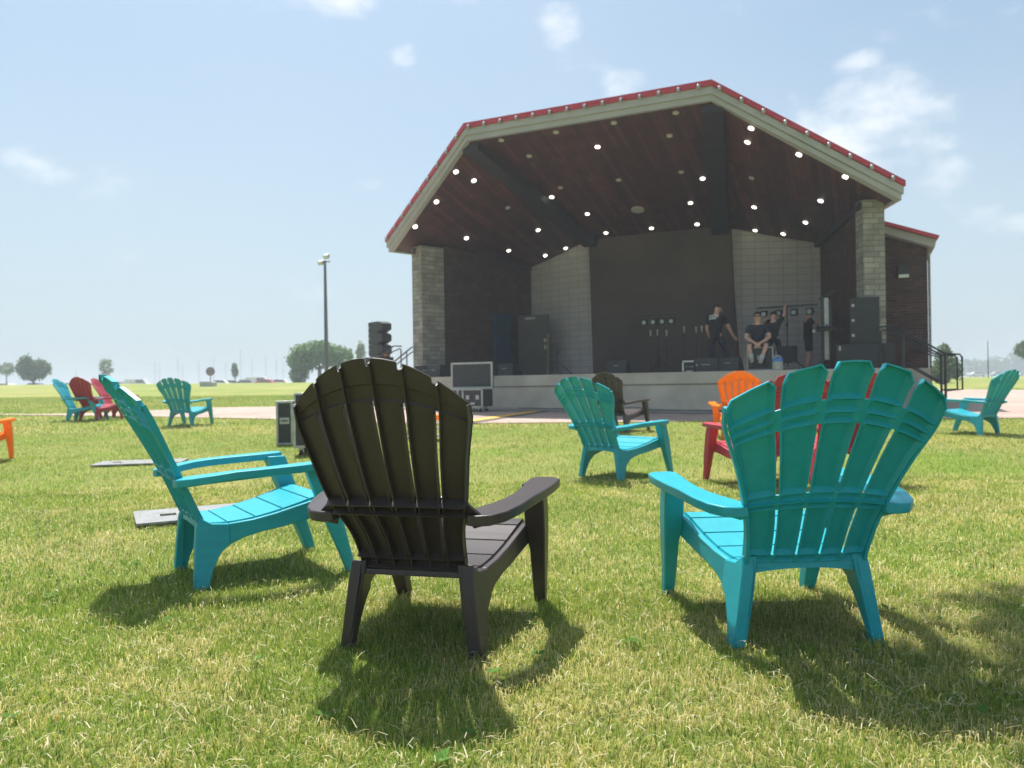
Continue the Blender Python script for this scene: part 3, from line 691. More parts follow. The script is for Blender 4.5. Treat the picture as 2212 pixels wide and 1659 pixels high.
# ------------------------------------------------------------------ grass blades
def vnoise(x, y, seed, sc):
    r = np.random.default_rng(seed); G = r.random((64, 64)); X = x * sc + 31.7; Y = y * sc + 17.3
    xi = np.floor(X).astype(int); yi = np.floor(Y).astype(int); fx = X - xi; fy = Y - yi; fx = fx * fx * (3 - 2 * fx); fy = fy * fy * (3 - 2 * fy)
    g = lambda a, b_: G[a % 64, b_ % 64]
    return (g(xi, yi) * (1 - fx) + g(xi + 1, yi) * fx) * (1 - fy) + (g(xi, yi + 1) * (1 - fx) + g(xi + 1, yi + 1) * fx) * fy
GREENS = np.array([(.16, .285, .035), (.27, .385, .05), (.39, .46, .075), (.48, .51, .12), (.08, .18, .03)])
DRY = np.array([(.62, .54, .22), (.72, .64, .32), (.54, .46, .15), (.52, .50, .14)])
def blades(name, N, y0, y1, hm, wm, pad=1.3, segs=2, lean=.8):
    # positions uniform over the wedge
    y = np.sqrt(rng.random(N * 2) * ((y1 + 1.8) ** 2 - (y0 + 1.8) ** 2) + (y0 + 1.8) ** 2) - 1.8
    x = (rng.random(N * 2) * 2 - 1) * (.70 * y + pad)
    inplaza = (y > plaza_f(x) - .02 + .1 * rng.random(N * 2)) & (y < plaza_b(x)) & (x > -16)
    ns_, nt = (x * UX.x + y * UX.y - S0), (x * NY.x + y * NY.y)
    inb = (nt > 17) & (nt < 26) & (np.abs(ns_) < 7.9)
    k = ~(inplaza | inb)
    x, y = x[k][:N], y[k][:N]; N = len(x); z = zt(x, y)
    tuft = vnoise(x, y, 3, 9.); patch = .30 * vnoise(x, y, 1, 1.1) + .32 * vnoise(x, y, 5, 4.1) + .38 * vnoise(x, y, 8, 11)
    pdry = np.clip((patch - .38) * 2.1 + .04, .08, .66)
    dry = rng.random(N) < pdry
    col = GREENS[np.clip((rng.random(N) * 3.2 + (1 - patch) * .6 + (rng.random(N) < .1) * 4 - .2).astype(int), 0, 4)]
    cd = DRY[rng.integers(0, 4, N)]; col = np.where(dry[:, None], cd, col) * (.8 + .4 * rng.random((N, 1))) * (.88 + .24 * vnoise(x, y, 21, 2.3))[:, None]
    h = hm * (.55 + .7 * rng.random(N)) * (.7 + .6 * tuft); long_ = rng.random(N) < .03; h = np.where(long_, h * 1.7, h); h = np.where(dry, h * .8, h)
    w = wm * (.7 + .6 * rng.random(N)) 
    ang = rng.random(N) * 2 * np.pi; ln = lean * (.15 + .9 * rng.random(N) ** 1.3); flat = dry & (rng.random(N) < .45); ln = np.where(flat, 2.2 + rng.random(N) * 2, ln)
    dx, dy = np.cos(ang), np.sin(ang); nrm = np.sqrt(1 + ln ** 2); hz = h / nrm; hl = h * ln / nrm * 1.15
    fa = ang + np.pi / 2 + (rng.random(N) - .5) * 1.2; sx, sy = np.cos(fa) * w / 2, np.sin(fa) * w / 2
    base = np.stack([x, y, z - .004], -1); side = np.stack([sx, sy, np.zeros(N)], -1)
    tip = base + np.stack([dx * hl, dy * hl, hz + .004], -1)
    lift = np.where(flat, .012 + .02 * rng.random(N), 0); 
    if segs == 2:
        mid = base + np.stack([dx * hl * .38, dy * hl * .38, hz * .6 + lift], -1)
        V = np.stack([base - side, base + side, mid + side * .85, mid - side * .85, tip + np.stack([0 * x, 0 * x, lift * .6], -1)], 1).reshape(-1, 3)
        i = np.arange(N)[:, None] * 5; F = np.concatenate([i + np.array([[0, 1, 2, 3]]), i + np.array([[3, 2, 4]])], 1).ravel(); T = np.tile([4, 3], N); nv = 5
    else:
        V = np.stack([base - side, base + side, tip + side * .15], 1).reshape(-1, 3); i = np.arange(N)[:, None] * 3; F = (i + np.array([[0, 1, 2]])).ravel(); T = np.full(N, 3); nv = 3
    me = bpy.data.meshes.new(name); me.vertices.add(len(V)); me.vertices.foreach_set('co', V.astype(np.float32).ravel())
    me.loops.add(len(F)); me.loops.foreach_set('vertex_index', F.astype(np.int32)); me.polygons.add(len(T))
    me.polygons.foreach_set('loop_start', np.concatenate([[0], np.cumsum(T)[:-1]]).astype(np.int32)); me.update(calc_edges=True)
    at = me.attributes.new('blade_colour', 'FLOAT_COLOR', 'POINT'); cc = np.ones((N, nv, 4), np.float32); cc[:, :, :3] = col[:, None, :]; at.data.foreach_set('color', cc.ravel())
    me.materials.append(M['blade']); o = bpy.data.objects.new(name, me); C.objects.link(o); o['kind'] = 'stuff'; o['label'] = 'mown green and straw coloured grass covering the lawn'; o['category'] = 'grass'
    return o
m, n, l, b = new_mat('grass_blade')
a = n.new('ShaderNodeAttribute'); a.attribute_name = 'blade_colour'; l.new(a.outputs['Color'], b.inputs['Base Color']); b.inputs['Roughness'].default_value = .45; b.inputs['Specular IOR Level'].default_value = .35
tr = n.new('ShaderNodeBsdfTranslucent'); l.new(a.outputs['Color'], tr.inputs[0]); ms = n.new('ShaderNodeMixShader'); ms.inputs[0].default_value = .42
l.new(b.outputs[0], ms.inputs[1]); l.new(tr.outputs[0], ms.inputs[2]); l.new(ms.outputs[0], n['Material Output'].inputs[0]); M['blade'] = m
blades('grass', 290000, .75, 3.4, .031, .0024, lean=1.3)
blades('grass', 220000, 3.4, 6.8, .031, .0036, lean=1.3)
blades('grass', 170000, 6.8, 13.5, .036, .0065, segs=1, lean=1.1)
blades('grass', 150000, 13.5, 34, .045, .014, segs=1)
def straws(N):
    y = 1.0 + rng.random(N) ** 1.3 * 5.5; x = (rng.random(N) * 2 - 1) * (.7 * y + 1); a_ = rng.random(N) * 6.283; L = .022 + .04 * rng.random(N) ** 2; w_ = .0008 + .0006 * rng.random(N)
    z = zt(x, y) + .018 + .014 * rng.random(N); d = np.stack([np.cos(a_), np.sin(a_), (rng.random(N) - .4) * .35], -1); s_ = np.stack([-np.sin(a_), np.cos(a_), 0 * x], -1) * w_[:, None]
    b0 = np.stack([x, y, z], -1); m_ = b0 + d * L[:, None] * .5 + np.stack([0 * x, 0 * x, .006 + 0 * x], -1) + s_ * 4 * (rng.random((N, 1)) - .5); e_ = b0 + d * L[:, None]
    V = np.stack([b0 - s_, b0 + s_, m_ + s_, m_ - s_, e_], 1).reshape(-1, 3); i = np.arange(N)[:, None] * 5
    F = np.concatenate([i + np.array([[0, 1, 2, 3]]), i + np.array([[3, 2, 4]])], 1).ravel(); o = mesh_np('dry_straw', V, F, np.tile([4, 3], N), M['blade'], 'stuff')
    col = np.array([(.66, .58, .36), (.56, .48, .26), (.74, .68, .48)])[rng.integers(0, 3, N)]; cc = np.ones((N, 5, 4), np.float32); cc[:, :, :3] = col[:, None, :]
    at = o.data.attributes.new('blade_colour', 'FLOAT_COLOR', 'POINT'); at.data.foreach_set('color', cc.ravel()); o['label'] = 'loose dry straw clippings lying on the lawn'; o['category'] = 'straw'
straws(12000)
# broad clover and plantain leaves here and there
mb = MB()
for k in range(60):
    y = 1.2 + random.random() ** 1.4 * 4; x = (random.random() * 2 - 1) * (.7 * y + .5)
    for q in range(random.randint(3, 6)):
        a_ = random.random() * 6.28; L = .018 + random.random() * .022; w_ = L * .33; c_ = Vector((x, y, Z(x, y) + .02)); d = Vector((math.cos(a_), math.sin(a_), .35)); s_ = Vector((-math.sin(a_), math.cos(a_), .1)) * w_
        mb.add([c_, c_ + d * L * .5 - s_, c_ + d * L, c_ + d * L * .5 + s_], [(0, 1, 2, 3)])
M['clover'] = noise_mat('clover_leaf', (.06, .15, .03), (.12, .24, .05), 20, .9, trans=.2, spec=.1)
o = mb.build('clover', M['clover']); o['kind'] = 'stuff'; o['label'] = 'small broad weed leaves scattered among the grass'; o['category'] = 'weeds'

# ------------------------------------------------------------------ stage gear
def gear(name, s, t, label, cat, group=None, z=SZ, rz=0): return empty(name, W(s, t, z), -TH + rz, label, cat, group)
def line_array(s, t, z0, side, labs):
    for k in range(3):
        e = gear('array_speaker', s, t, labs[k], 'speaker', 'stacked array speakers', z0 + k * .325)
        mb = MB(); pr = [(-.26, 0), (.22, .0), (.22, .315), (-.26, .315)]
        mb.prism(pr, lambda y, z: (-.30, y, z), lambda y, z: (.30, y, z)); mb.build('cabinet', M['black'], e, bevel=.012)
        mb = MB(); mb.prism([(-.262, .02), (-.40, .055), (-.43, .09), (-.43, .225), (-.40, .26), (-.262, .295)], lambda y, z: (-.28, y, z), lambda y, z: (.28, y, z)); mb.build('grille', M['grille'], e, bevel=.02)
        for sx in (-1, 1):
            for (y, z) in ((.14, .155),):
                q = MB().tube([(sx * .298, y, z), (sx * .315, y, z)], .028, 12).build('rigging_pin', M['silver'], e)
# left stack on the ground stand, turned so its side shows
def stack(s, t, rz, labs, z0, nm):
    for k in range(3):
        e = gear('array_speaker', s, t, labs[k], 'speaker', 'stacked array speakers', z0 + k * .335, rz)
        mb = MB(); mb.box((0, .05, .16), (.34, .62, .325)); mb.build('cabinet', M['black'], e, bevel=.012)
        mb = MB(); mb.prism([(-.26, .005), (-.46, .055), (-.50, .09), (-.50, .235), (-.46, .27), (-.26, .32)], lambda y, z: (-.165, y, z), lambda y, z: (.165, y, z)); mb.build('grille', M['grille'], e, bevel=.02)
        for sx in (-1, 1): MB().tube([(sx * .168, .27, .16), (sx * .182, .27, .16)], .024, 12).build('rigging_pin', M['silver'], e)
stack(-7.35, 19.25, R(62), ['bottom speaker of the left stack, beside the stage steps', 'middle speaker of the left stack, black with wedge shaped grille', 'top speaker of the left stack, black, against the sky'], 1.80, 'l')
e = gear('speaker_stand', -7.35, 19.25, 'black subwoofer riser under the left speaker stack', 'speaker stand', None, GZ, R(62))
MB().box((0, 0, .38), (.7, .8, .75)).build('subwoofer_box', M['black'], e, bevel=.015); MB().box((0, 0, 1.14), (.62, .66, .75)).build('riser_box', M['black'], e, bevel=.015)
MB().box((0, -.05, 1.545), (.36, .62, .06)).build('base_plate', M['case'], e)
o = MB().box((0, .0, 0), (.34, .05, .035)).build('ratchet_strap', M['orange'], None); o.location = W(-7.02, 19.05, 1.79); o.rotation_euler = (0, 0, -TH); tag(o, 'orange strap lying under the left speaker stack', 'strap')
def stack_r():
    labs = ['bottom speaker of the right stack, on the black subwoofer', 'middle speaker of the right stack, between two alike', 'top speaker of the right stack, in front of the stone pillar']
    for k in range(3):
        e = gear('array_speaker', 5.86, 19.05, labs[k], 'speaker', 'stacked array speakers', 1.66 + k * .335 + .03)
        MB().box((0, 0, .163), (.60, .36, .333)).build('cabinet', M['black'], e, bevel=.003)
        MB().prism([(-.5, .01), (-.42, .01), (-.30, .04), (-.3, .29), (-.42, .32), (-.5, .32)], lambda x, z: (x + .8, -.17, z), lambda x, z: (x + .8, .17, z)).build('grille', M['grille'], e, bevel=.01) if False else None
        MB().tube([(-.235, -.18, .16), (-.235, -.196, .16)], .033, 12).build('rigging_pin', M['silver'], e)
stack_r()
e = gear('subwoofer', 5.85, 19.05, 'wide black subwoofer lying under the right speaker stack', 'speaker')
MB().box((0, 0, .28), (1.18, .72, .54)).build('cabinet', M['black'], e, bevel=.012); MB().box((0, -.365, .28), (1.1, .02, .46)).build('grille', M['grille'], e); MB().box((-.5, -.375, .46), (.04, .02, .1)).build('badge', M['silver'], e)
MB().box((0, 0, .565), (.62, .4, .03)).build('top_plate', M['case'], e)
def monitor(s, t, rz, lab, w=.56):
    e = gear('stage_monitor', s, t, lab, 'speaker', 'floor monitors along the stage', SZ, rz)
    MB().prism([(-.24, 0), (.22, 0), (.24, .1), (-.02, .34), (-.20, .34)], lambda y, z: (-w / 2, -y, z), lambda y, z: (w / 2, -y, z)).build('cabinet', M['black'], e, bevel=.012)
    mb = MB().bar((0, -.235, .12), (0, -.01, .338), w * .86, .012); mb.build('grille', M['grille'], e)
    MB().tube([(-.07, .21, .2), (-.04, .25, .2), (.04, .25, .2), (.07, .21, .2)], .01, 6).build('handle', M['silver'], e)
    return e
monitor(.13, 18.98, R(180), 'wedge monitor facing the band, left of the light bar stand')
monitor(2.9, 19.0, R(176), 'wedge monitor by the feet of the standing man')
monitor(-3.08, 19.3, R(165), 'wedge monitor with pale panel, left part of the stage')
e = gear('amp_case', 2.38, 19.0, 'low black case standing left of the right wedge monitor', 'case'); MB().box((0, 0, .17), (.56, .5, .33)).build('body', M['case'], e, bevel=.01); MB().tube([(-.1, -.26, .17), (-.1, -.29, .17), (.1, -.29, .17), (.1, -.26, .17)], .012, 6).build('handle', M['silver'], e)
MB().sphere((-.22, -.255, .17), (.025, .01, .025)).build('latch', M['silver'], e)
e = gear('rack_unit', 1.97, 18.85, 'small rack with bright metal handles at the stage edge', 'rack'); MB().box((0, 0, .14), (.28, .3, .26)).build('body', M['black'], e, bevel=.006)
for z in (.26,): MB().bar((-.13, -.165, z), (.13, -.165, z), .03).build('top_trim', M['white'], e)
MB().bar((-.13, -.165, .02), (-.13, -.165, .24), .03).build('side_trim', M['white'], e); MB().box((.02, -.17, .02), (.16, .04, .03)).build('foot_trim', M['silver'], e)
for sx in (-.04, .04, .1): MB().tube([(sx, -.16, .13), (sx, -.18, .13)], .012, 8).build('knob', M['silver'], e)
e = gear('subwoofer', -3.63, 19.3, 'dark upright speaker cabinet behind the open road case', 'speaker'); MB().box((0, 0, .2), (.4, .4, .4)).build('cabinet', M['black'], e, bevel=.01); MB().box((0, -.205, .2), (.34, .012, .33)).build('grille', M['grille'], e)
for k, (s, t, rz, lab) in enumerate(((-5.62, 19.0, .5, 'wedge monitor leaning by the foot of the left pillar'), (-5.05, 18.85, -.35, 'wedge monitor right of the one by the left pillar'))):
    monitor(s, t, R(180) + rz, lab)
# wooden pole against the door
o = MB().tube([(0, 0, 0), (.02, .04, 1.35)], .018, 8).build('broom_handle', M['timber']); o.location = W(-3.28, 22.6, SZ); o.rotation_euler = (0, 0, -TH); tag(o, 'pale wooden pole leaning against the open door', 'pole')
# tripod
def tripod(s, t, h, lab, cat='stand', legr=.42, name='tripod_stand', grp=None):
    e = gear(name, s, t, lab, cat, grp)
    MB().tube([(0, 0, .12), (0, 0, h)], .017, 8).build('pole', M['rail'], e); MB().sphere((0, 0, h * .72), (.04, .04, .05)).build('clamp', M['rail'], e)
    for k in range(3):
        a_ = k * 2.094 + .4; MB().tube([(0, 0, .42), (math.cos(a_) * legr, math.sin(a_) * legr, .012)], .013, 6).build('leg', M['rail'], e)
    return e
tripod(-2.12, 20.5, .92, 'black tripod stand in front of the left panel wall')
def lightbar(s, t, h, w, lab, rz=0):
    e = tripod(s, t, h, lab, 'light stand', .5, 'light_bar_stand'); e.rotation_euler.z += rz
    MB().box((0, 0, h), (w, .05, .05)).build('crossbar', M['rail'], e)
    for k in range(4):
        x = (-.375 + .25 * k) * w; p = MB().box((x, -.03, h - .16), (.17, .13, .17)).build('par_light', M['black'], e, bevel=.02)
        MB().tube([(x, -.09, h - .17), (x, -.105, h - .17)], .055, 12).build('lens', M['led'], p)
    return e
lightbar(.73, 20.8, 1.58, 1.0, 'four dim stage lamps on a T-shaped stand, centre of the stage')
lightbar(4.05, 20.9, 1.66, 1.5, 'bar of stage lamps on a stand behind the seated man', R(-8))
def mic(s, t, h, boom, lab):
    e = gear('microphone_stand', s, t, lab, 'mic stand', 'microphone stands on the stage')
    MB().tube([(0, 0, .02), (0, 0, h)], .011, 6).build('pole', M['rail'], e); MB().tube([(0, 0, 0), (0, 0, .025)], .13, 16).build('base', M['rail'], e)
    if boom: MB().tube([(0, 0, h), (boom, -.05, h + .06)], .009, 6).build('boom', M['rail'], e)
    bx = boom or 0
    MB().tube([(bx, -.05 if boom else 0, h + .02), (bx * 1.1, -.1 if boom else 0, h + .12)], [.014, .018], 8).sphere((bx * 1.12, -.11 if boom else 0, h + .15), (.03, .03, .032), 8, 6).build('microphone', M['steel'], e)
for s, t, h, bm, lab in ((.82, 19.6, .94, 0, 'left of two thin mic stands before the light bar stand'), (.95, 19.8, .96, 0, 'mic stand close right of the leftmost one'), (1.26, 19.5, .92, 0, 'mic stand right of the light bar stand'),
                     (1.71, 19.5, .99, 0, 'mic stand with bright head behind the small rack'), (1.93, 19.9, 1.0, 0, 'mic stand behind the low black case'), (2.17, 19.4, .98, 0, 'mic stand just left of the standing man')):
    mic(s, t, h, bm, lab)
# lifting tower with keyboard rig
e = gear('lifting_tower', 5.02, 20.2, 'tall black two-column lifting tower right of the capped man', 'tower')
MB().box((-.09, 0, .9), (.07, .1, 1.75)).build('column', M['case'], e, bevel=.006); MB().box((.09, 0, .86), (.07, .1, 1.65)).build('column', M['case'], e, bevel=.006)
MB().bar((-.16, 0, 1.72), (.2, 0, 1.93), .07).build('head', M['black'], e); MB().box((0, 0, .05), (.5, .5, .08)).build('base', M['black'], e, bevel=.01); MB().box((0, -.03, 1.0), (.1, .05, 1.5)).build('mast', M['steel'], e)
e = gear('mixing_desk_stand', 5.12, 19.7, 'small console with cables on a stand in front of the tower', 'console')
MB().box((0, 0, .98), (.62, .28, .08), rx=R(12)).build('console', M['black'], e, bevel=.015)
for k in range(6): MB().tube([(-.26 + k * .1, -.02, 1.02), (-.28 + k * .1, -.01, 1.08 + .02 * (k % 2))], .02, 6).build('knob', M['rail'], e)
MB().tube([(0, 0, .05), (0, 0, .96)], .02, 8).build('pole', M['rail'], e); MB().box((0, 0, .02), (.4, .4, .03)).build('base', M['rail'], e)
MB().sphere((-.36, -.1, .92), (.035, .02, .035)).build('lamp', M['white'], e)
e = gear('combo_amplifier', 4.1, 20.5, 'black combo amplifier on the floor between seated and capped men', 'amplifier')
MB().box((0, 0, .42), (.42, .26, .42)).build('cabinet', M['black'], e, bevel=.015); MB().box((0, -.135, .42), (.36, .012, .3)).build('grille', M['grille'], e)
for sx in (-.17, .17): MB().tube([(sx, 0, .22), (sx * 1.15, -.05, .0)], .012, 6).build('leg', M['steel'], e)
# blue lidded jug
e = gear('drink_jug', 4.02, 18.75, 'round drink jug with blue lid at the stage edge', 'jug')
MB().tube([(0, 0, 0), (0, 0, .04), (0, 0, .2)], [.11, .125, .12], 20).build('body', noise_mat('jug_body', (.4, .38, .32), (.5, .48, .42), 6, .4), e); MB().tube([(0, 0, .2), (0, 0, .25), (0, 0, .29)], [.125, .125, .09], 20).build('lid', M['bluelid'], e)
MB().box((-.0, -.125, .05), (.03, .04, .03)).build('spout', M['white'], e); MB().tube([(-.09, 0, .27), (-.05, 0, .33), (.05, 0, .33), (.09, 0, .27)], .012, 6).build('handle', M['white'], e)
# framed case the man sits on
def framed_case(s, t, w, d, h, lab, rz=0, z=SZ, world_pos=None, name='flight_case', wheels=False, grp=None, lidline=True):
    e = empty(name, world_pos if world_pos is not None else W(s, t, z), (-TH if world_pos is None else 0) + rz, lab, 'road case', grp)
    z0 = .1 if wheels else .005; f_ = .03
    MB().box((0, 0, z0 + h / 2), (w - .02, d - .02, h - .02)).build('panel', M['case'], e)
    mb = MB()
    X, Y = w / 2 - f_ / 2, d / 2 - f_ / 2; Z0, Z1 = z0 + f_ / 2, z0 + h - f_ / 2
    for a in (-1, 1):
        for b_ in (-1, 1):
            mb.box((a * X, b_ * Y, (Z0 + Z1) / 2), (f_, f_, h))
            mb.box((0, a * Y, Z0 if b_ < 0 else Z1), (w - 2 * f_, f_, f_)); mb.box((a * X, 0, Z0 if b_ < 0 else Z1), (f_, d - 2 * f_, f_))
    mb.build('metal_trim', M['silver'], e, bevel=.004)
    for a in (-1, 1):
        fr = MB().box((a * w * .0, -d / 2 * 1.0 if a < 0 else d / 2, z0 + h * .55), (.13, .012, .09)).build('recessed_handle', M['silver'], e)
        MB().tube([(-.045, a * (d / 2 + .012), z0 + h * .55), (.045, a * (d / 2 + .012), z0 + h * .55)], .01, 6).build('grip', M['rail'], fr)
        fr = MB().box((a * (w / 2), 0, z0 + h * .55), (.012, .13, .17)).build('recessed_handle', M['silver'], e)
        MB().box((a * (w / 2 + .006), 0, z0 + h * .55), (.012, .07, .11)).build('grip', M['rail'], fr)
    if wheels:
        for a in (-1, 1):
            for b_ in (-1, 1):
                q = MB().box((a * (w / 2 - .08), b_ * (d / 2 - .08), .085), (.06, .06, .03)).build('caster', M['steel'], e)
                MB().tube([(a * (w / 2 - .08) - .02, b_ * (d / 2 - .08), .037), (a * (w / 2 - .08) + .02, b_ * (d / 2 - .08), .037)], .037, 12).build('wheel', M['black'], q)
    return e
framed_case(3.6, 19.25, .60, .5, .56, 'black case with pale metal edges under the seated man')
# cases standing on the grass, left of the dark brown chair
p1 = (-3.27, 11.1); p2 = (-2.42, 9.75)
framed_case(0, 0, .23, .5, .62, 'pale edged road case on the grass, left of the dark brown chair', rz=.2, world_pos=(p1[0], p1[1], Z(*p1) + .0), grp='road cases on the lawn')
framed_case(0, 0, .62, .5, .54, 'larger road case on casters, right beside the narrow one', rz=.1, world_pos=(p2[0], p2[1], Z(*p2)), wheels=True, grp='road cases on the lawn')
p3 = (-3.25, 12.1)
framed_case(0, 0, .3, .4, .7, 'tall road case peeking out between the other two', rz=.1, world_pos=(p3[0], p3[1], Z(*p3)), grp='road cases on the lawn')
# open road case in front of the stage
e = empty('open_road_case', W(-3.05, 16.75, .15), -TH, 'open road case on casters with upright dark lid, against the stage wall', 'road case')
MB().box((0, 0, .40), (1.1, .55, .42)).build('body', M['case'], e)
mb = MB()
for z in (.19, .61): mb.box((0, -.275, z), (1.1, .03, .03))
for x in (-.54, -.12, .02, .54): mb.box((x, -.277, .4), (.035, .03, .42))
mb.build('metal_trim', M['silver'], e)
lid = MB().box((0, .30, .95), (1.1, .12, .62)).build('lid', M['case'], e)
mb = MB()
for z in (.65, 1.26): mb.box((0, .235, z), (1.16, .03, .045))
for x in (-.56, .56): mb.box((x, .235, .955), (.045, .03, .56))
mb.build('metal_trim', M['silver'], lid)
for x in (.16, .42): MB().box((x, -.297, .42), (.09, .012, .1)).build('latch', M['silver'], e)
MB().box((.29, -.295, .27), (.12, .012, .05)).build('latch', M['silver'], e); MB().box((-.33, -.297, .42), (.1, .012, .12)).build('latch', M['silver'], e)
for x in (-.42, .42):
    for y in (-.18, .18):
        q = MB().box((x, y, .155), (.08, .08, .05)).build('caster', M['steel'], e); MB().tube([(x - .025, y, .07), (x + .025, y, .07)], .06, 12).build('wheel', M['black'], q)
# white trolley with tray seen through the slots of the brown chair
p = (-1.24, 11.3)
e = empty('hand_trolley', (p[0], p[1], Z(*p)), .35, 'low white metal trolley on the grass, seen through the brown chair slots', 'trolley')
for z in (.03, .14, .25): MB().box((0, 0, z + .04), (.56, .36, .022)).build('tray', M['white'], e)
mb = MB()
for a in (-1, 1):
    for b_ in (-1, 1): mb.box((a * .27, b_ * .17, .17), (.025, .025, .3))
mb.build('frame', M['steel'], e); MB().box((.02, 0, .34), (.4, .22, .08)).build('orange_tub', M['orange'], e, bevel=.02)
# boards flat in the grass
def board(pts_c, rz, w, d, lab, dz=.03):
    e = empty('ground_board', (pts_c[0], pts_c[1], Z(*pts_c) + dz), rz, lab, 'board', 'grey boards lying on the grass')
    mb = MB(); hx = .05; hy = .05
    cx = [-w * .27, w * .27]
    # slab pieces around two hand holes
    xs_ = [-w / 2, cx[0] - hx, cx[0] + hx, cx[1] - hx, cx[1] + hx, w / 2]; ys_ = [-d / 2, -hy, hy, d / 2]
    for i in range(5):
        for j in range(3):
            if i in (1, 3) and j == 1: continue
            x0, x1, y0, y1 = xs_[i], xs_[i + 1], ys_[j], ys_[j + 1]; mb.box(((x0 + x1) / 2, (y0 + y1) / 2, 0), (x1 - x0, y1 - y0, .014))
    bm_o = mb.build('panel', M['plate'], e)
    return e
board((-2.11, 5.27), R(28), .88, .56, 'grey board with two hand holes, behind the left teal chair')
b2 = board((-4.33, 8.95), R(12), .95, .5, 'grey board lying further off to the left in the grass', .018)
# cables
def cable(name, pts, r, mat, lab):
    o = MB().tube(pts, r, 6).build(name, mat, smooth=True); return tag(o, lab, 'cable')
pts = []
for k in range(60):
    s = -2.2 + k * .12; pts.append(W(s, 17.9 + .05 * math.sin(k * .7) + (.1 if 22 < k < 30 else 0) * math.sin(k), Z(*W(s, 17.9, 0).xy) + .045 + (.05 * math.sin((k - 20) / 9 * 3.14) if 20 < k < 29 else 0)))
cable('cable', pts, .012, M['rail'], 'black cable running along the foot of the stage wall')

